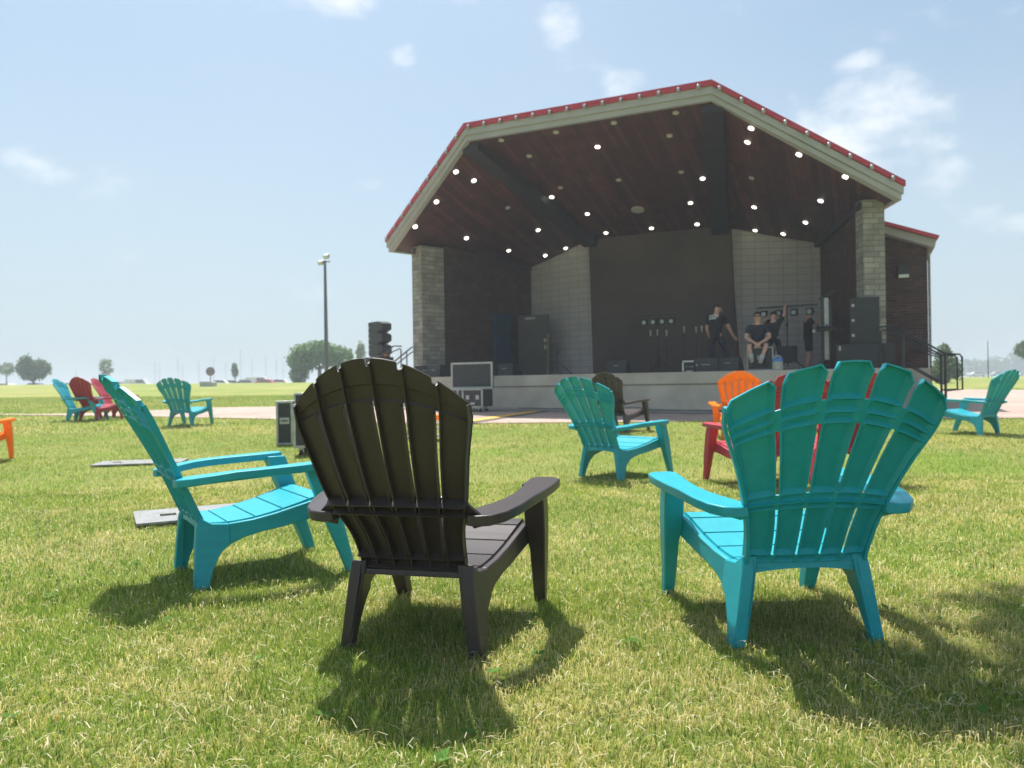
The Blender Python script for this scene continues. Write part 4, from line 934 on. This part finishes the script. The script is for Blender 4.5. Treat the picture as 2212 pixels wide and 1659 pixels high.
# ------------------------------------------------------------------ people
def skin_obj(name, verts, edges, radii, mat, parent, sub=1, root=0):
    me = bpy.data.meshes.new(name); me.from_pydata(verts, edges, []); o = bpy.data.objects.new(name, me); C.objects.link(o); o.parent = parent
    me.materials.append(mat)
    md = o.modifiers.new('skin', 'SKIN'); md.use_smooth_shade = True
    for k, v in enumerate(me.skin_vertices[0].data):
        r_ = radii[k]; v.radius = r_ if isinstance(r_, tuple) else (r_, r_); v.use_root = (k == root)
    s = o.modifiers.new('sub', 'SUBSURF'); s.levels = sub; s.render_levels = sub
    return o
def person(pos, rz, J, clothes, lab, legs='long', sleeves=True, hair=True, cap=False, glasses=False, socks=False, logo=False):
    e = empty('person', pos, rz, lab, 'person')
    V = []; E_ = []; Rr = []
    def add(p, r_, par=None):
        V.append(p); Rr.append(r_)
        if par is not None: E_.append((par, len(V) - 1))
        return len(V) - 1
    pel = add(J['pelvis'], (.10, .08)); sp = add(J['spine'], (.105, .08), pel); ch = add(J['chest'], (.13, .095), sp); nb = add(J['neck'], .06, ch); nk = add(J['head0'], .06, nb)
    hd = add(J['head'], (.092, .108), nk); tp = add(J['top'], (.078, .088), hd)
    hands = []
    for sd in ('L', 'R'):
        sh = add(J['sh' + sd], .068, ch); el = add(J['el' + sd], .05, sh); wr = add(J['wr' + sd], .034, el)
        d = (Vector(J['ha' + sd]) - Vector(J['wr' + sd])).normalized()
        pm = add(tuple(Vector(J['wr' + sd]) + d * .055), (.036, .02), wr)
        side = d.cross(Vector((0, 1, .2))).normalized(); bend = Vector(J.get('bend', (0, 1, 0)))
        for k in range(4):
            L = (.072, .082, .076, .06)[k]; o_ = side * (.027 - .018 * k)
            b0 = Vector(J['wr' + sd]) + d * .09 + o_; f1 = add(tuple(b0), .0105, pm); f2_ = add(tuple(b0 + d * L * .5 + bend * .008), .009, f1); add(tuple(b0 + d * L * .85 + bend * .028), .0075, f2_)
        t1 = add(tuple(Vector(J['wr' + sd]) + d * .045 + side * .04 + bend * .012), .0115, pm); add(tuple(Vector(J['wr' + sd]) + d * .085 + side * .055 + bend * .03), .0095, t1)
        hp = add(J['hip' + sd], .088, pel); kn = add(J['kn' + sd], .058, hp); an = add(J['an' + sd], .038, kn); add(J['to' + sd], (.035, .028), an)
    body = skin_obj('body', V, E_, Rr, M['skin'], e)
    # shirt
    sv = []; se = []; sr = []
    def a2(p, r_, par=None):
        sv.append(tuple(p)); sr.append(r_)
        if par is not None: se.append((par, len(sv) - 1))
        return len(sv) - 1
    P_ = {k: Vector(v) for k, v in J.items() if k != 'bend'}
    s0 = a2(P_['pelvis'] + Vector((0, 0, -.17 if legs == 'long' or cap else -.03)), (.17, .15)); s05 = a2(P_['pelvis'] * .6 + P_['spine'] * .4, (.158, .14), s0); s1 = a2(P_['spine'], (.155, .132), s05); s2 = a2(P_['chest'], (.165, .13), s1); s3 = a2(P_['neck'] * .7 + P_['chest'] * .3, .085, s2)
    for sd in ('L', 'R'):
        q = a2(P_['sh' + sd], .08, s2); a2(P_['sh' + sd].lerp(P_['el' + sd], .78), .066, q)
    skin_obj('shirt', sv, se, sr, clothes[0], e)
    # trousers / shorts
    sv = []; se = []; sr = []
    p1_ = a2(P_['pelvis'] + Vector((0, 0, .12)), (.135, .11)); p0 = a2(P_['pelvis'] + Vector((0, 0, .02)), (.14, .115), p1_)
    for sd in ('L', 'R'):
        q = a2(P_['hip' + sd], .102, p0)
        if legs == 'long': k = a2(P_['kn' + sd], .075, q); a2(P_['an' + sd].lerp(P_['kn' + sd], .12), .06, k)
        else: a2(P_['hip' + sd].lerp(P_['kn' + sd], .93), .088, q)
    skin_obj('trousers' if legs == 'long' else 'shorts', sv, se, sr, clothes[1], e)
    for sd in ('L', 'R'):
        a = P_['an' + sd]; t = P_['to' + sd]
        skin_obj('shoe', [tuple(a + (a - t) * .12 + Vector((0, 0, -.045))), tuple(a.lerp(t, .5) + Vector((0, 0, -.03))), tuple(t + (t - a) * .12)], [(0, 1), (1, 2)], [.05, .05, .042], M['sole'], e)
        if socks: MB().tube([a + Vector((0, 0, -.02)), a.lerp(P_['kn' + sd], .45)], [.05, .058], 10).build('sock', M['sock'], e, smooth=True)
    hc = P_['head']; tpv = P_['top']; fwd = Vector(J['face']).normalized(); upv = (tpv - hc).normalized(); rt = fwd.cross(upv).normalized()
    def hpt(x, y, z): return hc + rt * x + fwd * y + upv * z
    q = MB().tube([hpt(0, .075, .0), hpt(0, .11, -.025)], [.010, .016], 8); q.build('nose', M['skin'], body, smooth=True)
    for sx in (-1, 1):
        MB().sphere(hpt(sx * .085, -.005, .0), (.012, .02, .03), 8, 6).build('ear', M['skin'], body, smooth=True)
        MB().sphere(hpt(sx * .032, .083, .022), (.012, .012, .008), 8, 6).build('eye', M['glass_dark'] if glasses else M['white'], body, smooth=True)
    MB().bar(hpt(-.022, .086, -.055), hpt(.022, .086, -.055), .008, .006).build('mouth', M['maroon'], body)
    if glasses:
        g_ = MB()
        for sx in (-1, 1): g_.sphere(hpt(sx * .036, .092, .02), (.03, .014, .02), 10, 6)
        g_.bar(hpt(-.08, .02, .025), hpt(-.06, .09, .025), .008).bar(hpt(.08, .02, .025), hpt(.06, .09, .025), .008).bar(hpt(-.02, .098, .024), hpt(.02, .098, .024), .006)
        g_.build('sunglasses', M['glass_dark'], e)
    if hair:
        mb = MB(); vs = []; nn, mm = 16, 9
        for j in range(mm):
            t = math.pi * .5 * (1 - j / (mm - 1) * 1.18)
            for k in range(nn):
                a = 2 * math.pi * k / nn; front = max(0, math.sin(a)); tt = max(t, -.25 + front * .85)
                vs.append(hpt(.090 * math.cos(tt) * math.cos(a), .103 * math.cos(tt) * math.sin(a) - .006, .035 + .098 * math.sin(tt)))
        fs = [(j * nn + k, j * nn + (k + 1) % nn, (j + 1) * nn + (k + 1) % nn, (j + 1) * nn + k) for j in range(mm - 1) for k in range(nn)]
        mb.add(vs, fs); mb.build('hair', M['hair'], e, solid=.006)
    if cap:
        mb = MB(); vs = []; nn, mm = 16, 6
        for j in range(mm):
            t = math.pi * .5 * (1 - j / (mm - 1))
            for k in range(nn): a = 2 * math.pi * k / nn; vs.append(hpt(.094 * math.cos(t) * math.cos(a), .104 * math.cos(t) * math.sin(a), .035 + .095 * math.sin(t)))
        fs = [(j * nn + k, j * nn + (k + 1) % nn, (j + 1) * nn + (k + 1) % nn, (j + 1) * nn + k) for j in range(mm - 1) for k in range(nn)]
        c_ = mb.add(vs, fs).build('cap', M['bluecap'], e, solid=.005)
        mb = MB(); br_ = [hpt(.075 * math.cos(a), .07 + .10 * math.sin(a), .036 - .01 * math.sin(a)) for a in [math.pi * k / 8 for k in range(9)]]
        mb.add(br_, [tuple(range(9))]); mb.build('brim', M['bluecap'], c_, solid=.006)
        MB().sphere(hpt(.0, .088, .075), (.045, .03, .035), 10, 6).build('front_panel', M['white'], c_, smooth=True)
    if logo:
        mb = MB()
        for k, w_ in enumerate((.05, .05, .05, .05)):
            for z_ in (0, .03, .06): mb.bar(Vector((-.12 + k * .062 + z_ * .3, -.163, 1.40 + z_)), Vector((-.085 + k * .062 + z_ * .3, -.163, 1.40 + z_)), .012, .014)
            mb.bar(Vector((-.12 + k * .062, -.163, 1.395)), Vector((-.10 + k * .062, -.163, 1.465)), .013, .01)
        mb.bar(Vector((-.13, -.163, 1.365)), Vector((.05, -.163, 1.375)), .012, .02)
        mb.build('shirt_print', M['white'], e)
    return e
stand = dict(pelvis=(0, 0, .96), spine=(0, .0, 1.14), chest=(0, .01, 1.36), neck=(0, .03, 1.50), head0=(0, .045, 1.56), head=(0, .075, 1.65), top=(0, .085, 1.73),
             shL=(-.19, .0, 1.42), shR=(.19, .02, 1.42), elL=(-.25, .05, 1.14), elR=(.25, .10, 1.14), wrL=(-.22, .2, .92), wrR=(.22, .30, .95), haL=(-.2, .25, .84), haR=(.21, .38, .87),
             hipL=(-.095, 0, .92), hipR=(.095, 0, .92), knL=(-.13, .05, .50), knR=(.15, .12, .51), anL=(-.14, -.03, .10), anR=(.18, .12, .10), toL=(-.16, .12, .04), toR=(.2, .27, .04), face=(0, 1, -.2))
j1 = dict(stand); j1.update(head=(0.03, .10, 1.64), top=(.03, .11, 1.72), head0=(.01, .06, 1.56), face=(.75, .5, -.35), shR=(.20, .04, 1.40), elR=(.30, .10, 1.14), wrR=(.38, .22, .93), haR=(.42, .27, .86), knR=(.22, .16, .52), anR=(.24, .04, .10), toR=(.32, .18, .04))
person(W(2.38, 20.2, SZ), -TH + R(-6), j1, (M['black_cloth'], M['jean']), 'person standing with back turned, black T-shirt with white print, dark trousers', logo=True)
seat = dict(pelvis=(0, -.02, .60), spine=(0, .0, .78), chest=(0, .06, 1.0), neck=(0, .09, 1.14), head0=(0, .11, 1.19), head=(0, .15, 1.29), top=(0, .155, 1.37),
            shL=(-.20, .05, 1.06), shR=(.20, .05, 1.06), elL=(-.27, .16, .80), elR=(.27, .16, .80), wrL=(-.07, .40, .66), wrR=(.07, .40, .66), haL=(.03, .43, .60), haR=(-.03, .44, .60),
            hipL=(-.10, .05, .62), hipR=(.10, .05, .62), knL=(-.20, .42, .60), knR=(.20, .42, .60), anL=(-.05, .42, .20), anR=(.13, .36, .24), toL=(-.08, .56, .15), toR=(.16, .5, .15), face=(0, 1, -.12), bend=(0, 0, -1))
person(W(3.52, 19.3, SZ), -TH + R(180 + 6), seat, (M['navy_cloth'], M['shorts']), 'person sitting on the metal edged case, dark T-shirt, shorts and sunglasses', legs='short', glasses=True, socks=True)
j3 = dict(stand); j3.update(shR=(.19, .02, 1.43), elR=(.30, .08, 1.62), wrR=(.27, .22, 1.80), haR=(.27, .27, 1.88), shL=(-.19, .02, 1.42), elL=(-.3, .15, 1.4), wrL=(-.26, .32, 1.55), haL=(-.25, .38, 1.62), head=(0, .08, 1.60), top=(0, .1, 1.68))
p3 = person(W(3.76, 20.45, SZ), -TH + R(-10), j3, (M['black_cloth'], M['jean']), 'person in black behind the seated man, one arm raised to the light bar'); p3.scale = (.88,) * 3
j4 = dict(stand); j4.update(face=(0, 1, -.1), elR=(.26, .14, 1.24), wrR=(.2, .30, 1.44), haR=(.18, .34, 1.52), elL=(-.24, -.03, 1.15), wrL=(-.23, .02, .90), haL=(-.22, .05, .82), knR=(.1, .03, .5), anR=(.1, -.03, .1), toR=(.11, .12, .04), knL=(-.1, .03, .5), anL=(-.1, -.04, .1), toL=(-.11, .12, .04))
p4 = person(W(4.5, 21.7, SZ), -TH + R(-75), j4, (M['black_cloth'], M['shorts']), 'person in blue and white cap, black T-shirt and dark shorts, standing sideways', legs='short', cap=True, hair=False); p4.scale = (.93,) * 3

# ------------------------------------------------------------------ trees
def leaf_cloud(blobs, N, size, seed, shell=.55):
    r = np.random.default_rng(seed); vol = np.array([b_[3] * b_[4] * b_[5] for b_ in blobs]); pk = r.choice(len(blobs), N, p=vol / vol.sum()); B = np.array(blobs)[pk]
    d = r.normal(size=(N, 3)); d /= np.linalg.norm(d, axis=1)[:, None]; rad = (shell + (1 - shell) * r.random(N)) * (.85 + .3 * r.random(N))
    cl = r.normal(size=(60, 3)); cl /= np.linalg.norm(cl, axis=1)[:, None]; near = np.max(d @ cl.T, axis=1); keep = near > .93; d = d[keep]; rad = rad[keep]; B = B[keep]; n_ = len(d)
    c = B[:, :3] + d * rad[:, None] * B[:, 3:6]
    a = r.normal(size=(n_, 3)); a /= np.linalg.norm(a, axis=1)[:, None]; b_ = np.cross(a, r.normal(size=(n_, 3))); b_ /= np.linalg.norm(b_, axis=1)[:, None]
    s = size * (.6 + .8 * r.random((n_, 1))); V = np.stack([c - a * s, c + b_ * s * .55, c + a * s, c - b_ * s * .55], 1).reshape(-1, 3)
    F = np.arange(n_ * 4); return V, F, np.full(n_, 4), r.random(n_)
def tree(name, x, y, blobs, N, leaf, mat, lab, th, tr_r=.12, seed=1, limbs=4, z=None, group=None, shell=.5):
    e = empty(name, (x, y, Z(x, y) if z is None else z), 0, lab, 'tree', group)
    V, F, T, tint = leaf_cloud(blobs, N, leaf, seed, shell); o = mesh_np('crown', V, F, T, mat); o.parent = e
    at = o.data.attributes.new('tint', 'FLOAT', 'FACE'); at.data.foreach_set('value', tint[:len(o.data.polygons)].astype(np.float32))
    mb = MB(); mb.tube([(0, 0, -.1), (tr_r * .3, 0, th * .5), (0, 0, th)], [tr_r * 1.2, tr_r, tr_r * .7], 8)
    r = random.Random(seed)
    for k in range(limbs):
        b_ = blobs[k % len(blobs)]; mb.tube([(0, 0, th * .85), ((b_[0]) * .5 + r.uniform(-.2, .2), b_[1] * .5, (th + b_[2]) / 2), (b_[0] + r.uniform(-.5, .5) * b_[3], b_[1] + r.uniform(-.5, .5) * b_[4], b_[2] + .2 * b_[5])], [tr_r * .6, tr_r * .4, tr_r * .15], 6)
    mb.build('trunk', M['bark'], e, smooth=True)
    return e
def at(xv, D): return ((xv - 1106) / 1661 * D, D)
x, y = at(690, 80); tree('round_tree', x, y, [(-1.6, 0, 2.5, 1.7, 1.5, 1.5), (0, 0, 3.2, 1.9, 1.7, 1.2), (1.6, .3, 2.7, 1.8, 1.6, 1.1), (2.4, 0, 2.1, 1.1, 1.1, .9), (-2.1, 0, 1.0, 1.0, .9, 1.2)], 12000, .17, M['leaf_bright'], 'spreading round green tree behind the light pole', 1.6, .22, 3)
x, y = at(72, 105); tree('bushy_tree', x, y, [(-.9, 0, 2.6, 1.2, 1.2, 1.7), (.9, .2, 2.3, 1.4, 1.2, 1.4), (0, 0, 1.8, 1.4, 1.2, 1.0)], 5000, .17, M['leaf'], 'bushy dark green tree at the far left edge of the lawn', 1.0, .18, 4)
x, y = at(14, 118); tree('sparse_tree', x, y, [(0, 0, 2.8, 1.5, 1.2, 1.0)], 700, .16, M['leaf_pale'], 'pale sparse tree cut by the left edge of the picture', 1.8, .08, 5)
x, y = at(230, 120); tree('sparse_tree', x, y, [(0, 0, 3.0, 1.1, 1.0, 1.4)], 800, .15, M['leaf_pale'], 'pale young tree with thin crown, right of the bushy tree', 1.7, .07, 6)
x, y = at(508, 120); tree('young_tree', x, y, [(0, 0, 2.2, .55, .5, 1.2), (-.2, 0, 3.0, .35, .3, .6)], 900, .13, M['leaf'], 'narrow young tree alone among the parked cars', 1.2, .07, 7)
x, y = at(780, 95); tree('young_tree', x, y, [(0, 0, 3.6, .6, .6, 1.5)], 900, .13, M['leaf_pale'], 'narrow pale tree just left of the speaker stack', 1.8, .07, 8)
x, y = at(2205, 75); tree('young_tree', x + .6, y, [(0, 0, 2.6, 1.1, 1.0, .9), (0, 0, 3.0, .7, .7, .6)], 1600, .13, M['leaf'], 'leafy young tree cut by the right edge', 1.5, .08, 9)
# evergreen by the stage steps
x, y = at(2042, 48)
tree('evergreen_tree', x, y, [(0, 0, .65, 1.0, 1.0, .65), (.1, 0, 1.15, .8, .8, .6), (0, 0, 1.65, .48, .48, .55), (-.05, 0, 2.1, .36, .36, .4)], 5500, .085, M['leaf'], 'dense young evergreen behind the right stage handrails', 1.6, .09, 10)
# trees outside the right edge whose shade falls on the lawn
e = tree('shade_tree', 3.6, 3.2, [(-2.55, .80, 5.0, .95, .75, .4), (-1.85, 1.5, 5.1, 1.0, .7, .4), (-2.1, .1, 5.1, 1.0, .8, .5), (-.9, .7, 5.3, 1.2, 1.2, .6)], 5000, .085, M['leaf'], 'leafy tree standing just outside the right edge, casting dappled shade', 3.6, .13, 12, 5, shell=.2)
# far wood on the right horizon
rr = np.random.default_rng(5); bl = [(k * 9 + rr.uniform(-3, 3), rr.uniform(-5, 5), 3 + rr.uniform(0, 4), 8, 5, 4 + rr.uniform(0, 3)) for k in range(16)]
V, F, T, tint = leaf_cloud(bl, 9000, 1.0, 9, .3); o = mesh_np('far_wood', V, F, T, M['leaf'], 'stuff'); o.location = (228, 380, .5); at_ = o.data.attributes.new('tint', 'FLOAT', 'FACE'); at_.data.foreach_set('value', tint[:len(o.data.polygons)].astype(np.float32))
tag(o, 'hazy line of far trees on the right horizon', 'woodland')

# ------------------------------------------------------------------ light pole
x, y = at(706, 60); e = empty('light_pole', (x, y, Z(x, y)), R(-20), 'tall dark floodlight pole in front of the round tree', 'light pole')
MB().tube([(0, 0, -.1), (0, 0, 5), (0, 0, 9.7)], [.17, .14, .10], 12).build('pole', M['rail'], e, smooth=True)
MB().box((0, 0, 9.6), (.9, .08, .08)).build('crossarm', M['rail'], e)
for sx, zz in ((-.28, 9.55), (.22, 10.0)):
    q = MB().box((sx, -.12, zz), (.42, .34, .32), rx=R(35)).build('floodlight', M['steel'], e, bevel=.04); MB().box((sx, -.27, zz - .08), (.3, .03, .24), rx=R(35)).build('lens', M['lamp_off'], q)
x, y = at(2135, 70); o = MB().tube([(0, 0, -.1), (0, 0, 3.4)], [.05, .03], 8).build('thin_pole', M['rail']); o.location = (x, y, Z(x, y)); tag(o, 'thin bare pole on the far lawn, right of the evergreen', 'pole')

# ------------------------------------------------------------------ parked cars, masts
def car(xv, D, col, lab, yaw=90, van=False):
    x, y = at(xv, D * 1.25); e = empty('parked_car', (x, y, .98), R(yaw - 90), lab, 'car', 'cars parked beyond the lawn')
    if van: prof = [(-2.4, .35), (2.4, .35), (2.4, .9), (1.7, 1.15), (1.2, 1.95), (-2.35, 1.95)]
    else: prof = [(-2.15, .35), (2.15, .35), (2.15, .72), (1.15, .85), (.6, 1.38), (-1.0, 1.42), (-1.7, .95), (-2.15, .9)]
    MB().prism(prof, lambda a, z: (a, -.85, z), lambda a, z: (a, .85, z)).build('body', noise_mat('car_paint', tuple(c * .9 for c in col), col, 1, .25), e, bevel=.06)
    wp = [(1.05, 1.2), (1.5, 1.2), (1.1, 1.75), (-.2, 1.75), (-.2, 1.2)] if van else [(-1.35, .95), (.95, .92), (.52, 1.3), (-.95, 1.34)]
    MB().prism(wp, lambda a, z: (a, -.87, z), lambda a, z: (a, .87, z)).build('window', M['glass_dark'], e)
    for a in (-1.35, 1.35):
        for b_ in (-1, 1): MB().tube([(a, b_ * .7, .33), (a, b_ * .88, .33)], .33, 14).build('wheel', M['black'], e)
cw, cg, cr, cb, cs = (.75, .75, .75), (.2, .2, .21), (.5, .03, .04), (.08, .12, .25), (.45, .46, .48)
CARS = [(18, 110, cw, 'white car at the far left edge beyond the lawn', 80, 0), (80, 112, cb, 'dark blue car under the bushy tree', 95, 0), (150, 115, cw, 'white car behind the leftmost teal chair', 90, 0), (255, 110, cg, 'dark grey car left of the side-view teal chair', 85, 0), (300, 118, cw, 'white van over the red chairs', 90, 1), (400, 112, cs, 'silver car over the distant teal chair', 90, 0),
        (478, 108, cw, 'pale car right of the brown round sign', 92, 0), (505, 112, cs, 'silver car below the narrow young tree', 88, 0), (535, 110, cg, 'dark car between silver and white ones', 90, 0), (560, 116, cw, 'white van right of the dark car', 90, 1), (577, 108, cr, 'bright red car on the edge of the lawn', 90, 0), (608, 112, cw, 'white car left of the round tree', 90, 0), (2110, 190, cw, 'white car far off on the right', 90, 0), (1990 + 165, 200, cs, 'small silver car far off at the right edge', 90, 0)]
for c_ in CARS: car(*c_[:4], yaw=c_[4], van=bool(c_[5]))
mlabs = 'bare boat masts in the haze beyond the lawn'
for k, (xv, h_) in enumerate([(165, 7), (335, 9), (345, 8), (385, 10), (395, 8), (430, 9), (462, 10), (488, 8), (520, 12), (545, 9), (575, 10), (598, 9), (612, 8), (655, 9)]):
    x, y = at(xv, 300); o = MB().tube([(0, 0, 0), (0, 0, h_ * 1.25)], .1, 6).bar((-.8, 0, h_ * .8), (.8, 0, h_ * .8), .08).build('boat_mast', M['steel']); o.location = (x, y, 1.0); tag(o, 'thin bare boat mast rising hazy behind the parked cars', 'mast', mlabs)
# small things along the crest
x, y = at(455, 95); e = empty('round_sign', (x, y, Z(x, y)), 0, 'brown round sign on a post between distant teal chair and young tree', 'sign'); MB().tube([(0, 0, -.1), (0, 0, 1.2)], .06, 8).build('post', M['rail'], e); MB().tube([(0, -.05, 1.6), (0, .05, 1.6)], .55, 20).build('panel', noise_mat('brown_sign', (.12, .06, .04), (.16, .09, .06), 3, .7), e)
x, y = at(450, 58); o = MB().prism([(-.5, 0), (.5, 0), (.5, .34), (.35, .42), (-.5, .42)], lambda a, z: (a, -.4, z), lambda a, z: (a, .4, z)).build('utility_box', M['fascia'], bevel=.03); o.location = (x, y, Z(x, y) - .05); tag(o, 'low pale grey utility box on the lawn slope', 'utility box')
x, y = at(630, 300); 
for xv, lab in ((372, 'red awning roof beyond the cars, above the distant teal chair'),):
    x, y = at(xv, 190); e = empty('canopy_tent', (x, y, .6), 0, lab, 'canopy'); MB().prism([(-3, 2.0), (3, 2.0), (2.2, 2.5), (-2.2, 2.5)], lambda a, z: (a, -1.2, z), lambda a, z: (a, 1.2, z)).build('roof', M['red_flag'], e)
    for a in (-2.8, 2.8): MB().tube([(a, -1, 0), (a, -1, 2.0)], .06, 6).build('post', M['steel'], e)
x, y = at(275, 118); e = empty('brick_pavilion', (x + 36, y + 60, .3), 0, 'low brown shelter right of the round sign', 'shelter')
MB().prism([(-2.6, 1.7), (2.6, 1.7), (1.6, 2.3), (-1.6, 2.3)], lambda a, z: (a, -2, z), lambda a, z: (a, 2, z)).build('roof', M['bark'], e)
for a in (-2.3, 2.3): MB().box((a, -1.6, .85), (.3, .3, 1.7)).build('post', M['bark'], e)

# ------------------------------------------------------------------ haze
hz = MB().box((0, 0, 5.5), (3300, 3300, 16)).build('haze', None); tag(hz, 'thin summer haze over the lawn', 'haze', kind='stuff')
m = bpy.data.materials.new('haze_air'); m.use_nodes = True; n = m.node_tree.nodes; l = m.node_tree.links; n.clear()
out = n.new('ShaderNodeOutputMaterial'); pv = n.new('ShaderNodeVolumePrincipled'); pv.inputs['Color'].default_value = (.86, .94, 1.0, 1); pv.inputs['Density'].default_value = .0021; pv.inputs['Anisotropy'].default_value = .1
l.new(pv.outputs[0], out.inputs['Volume']); hz.data.materials.append(m)
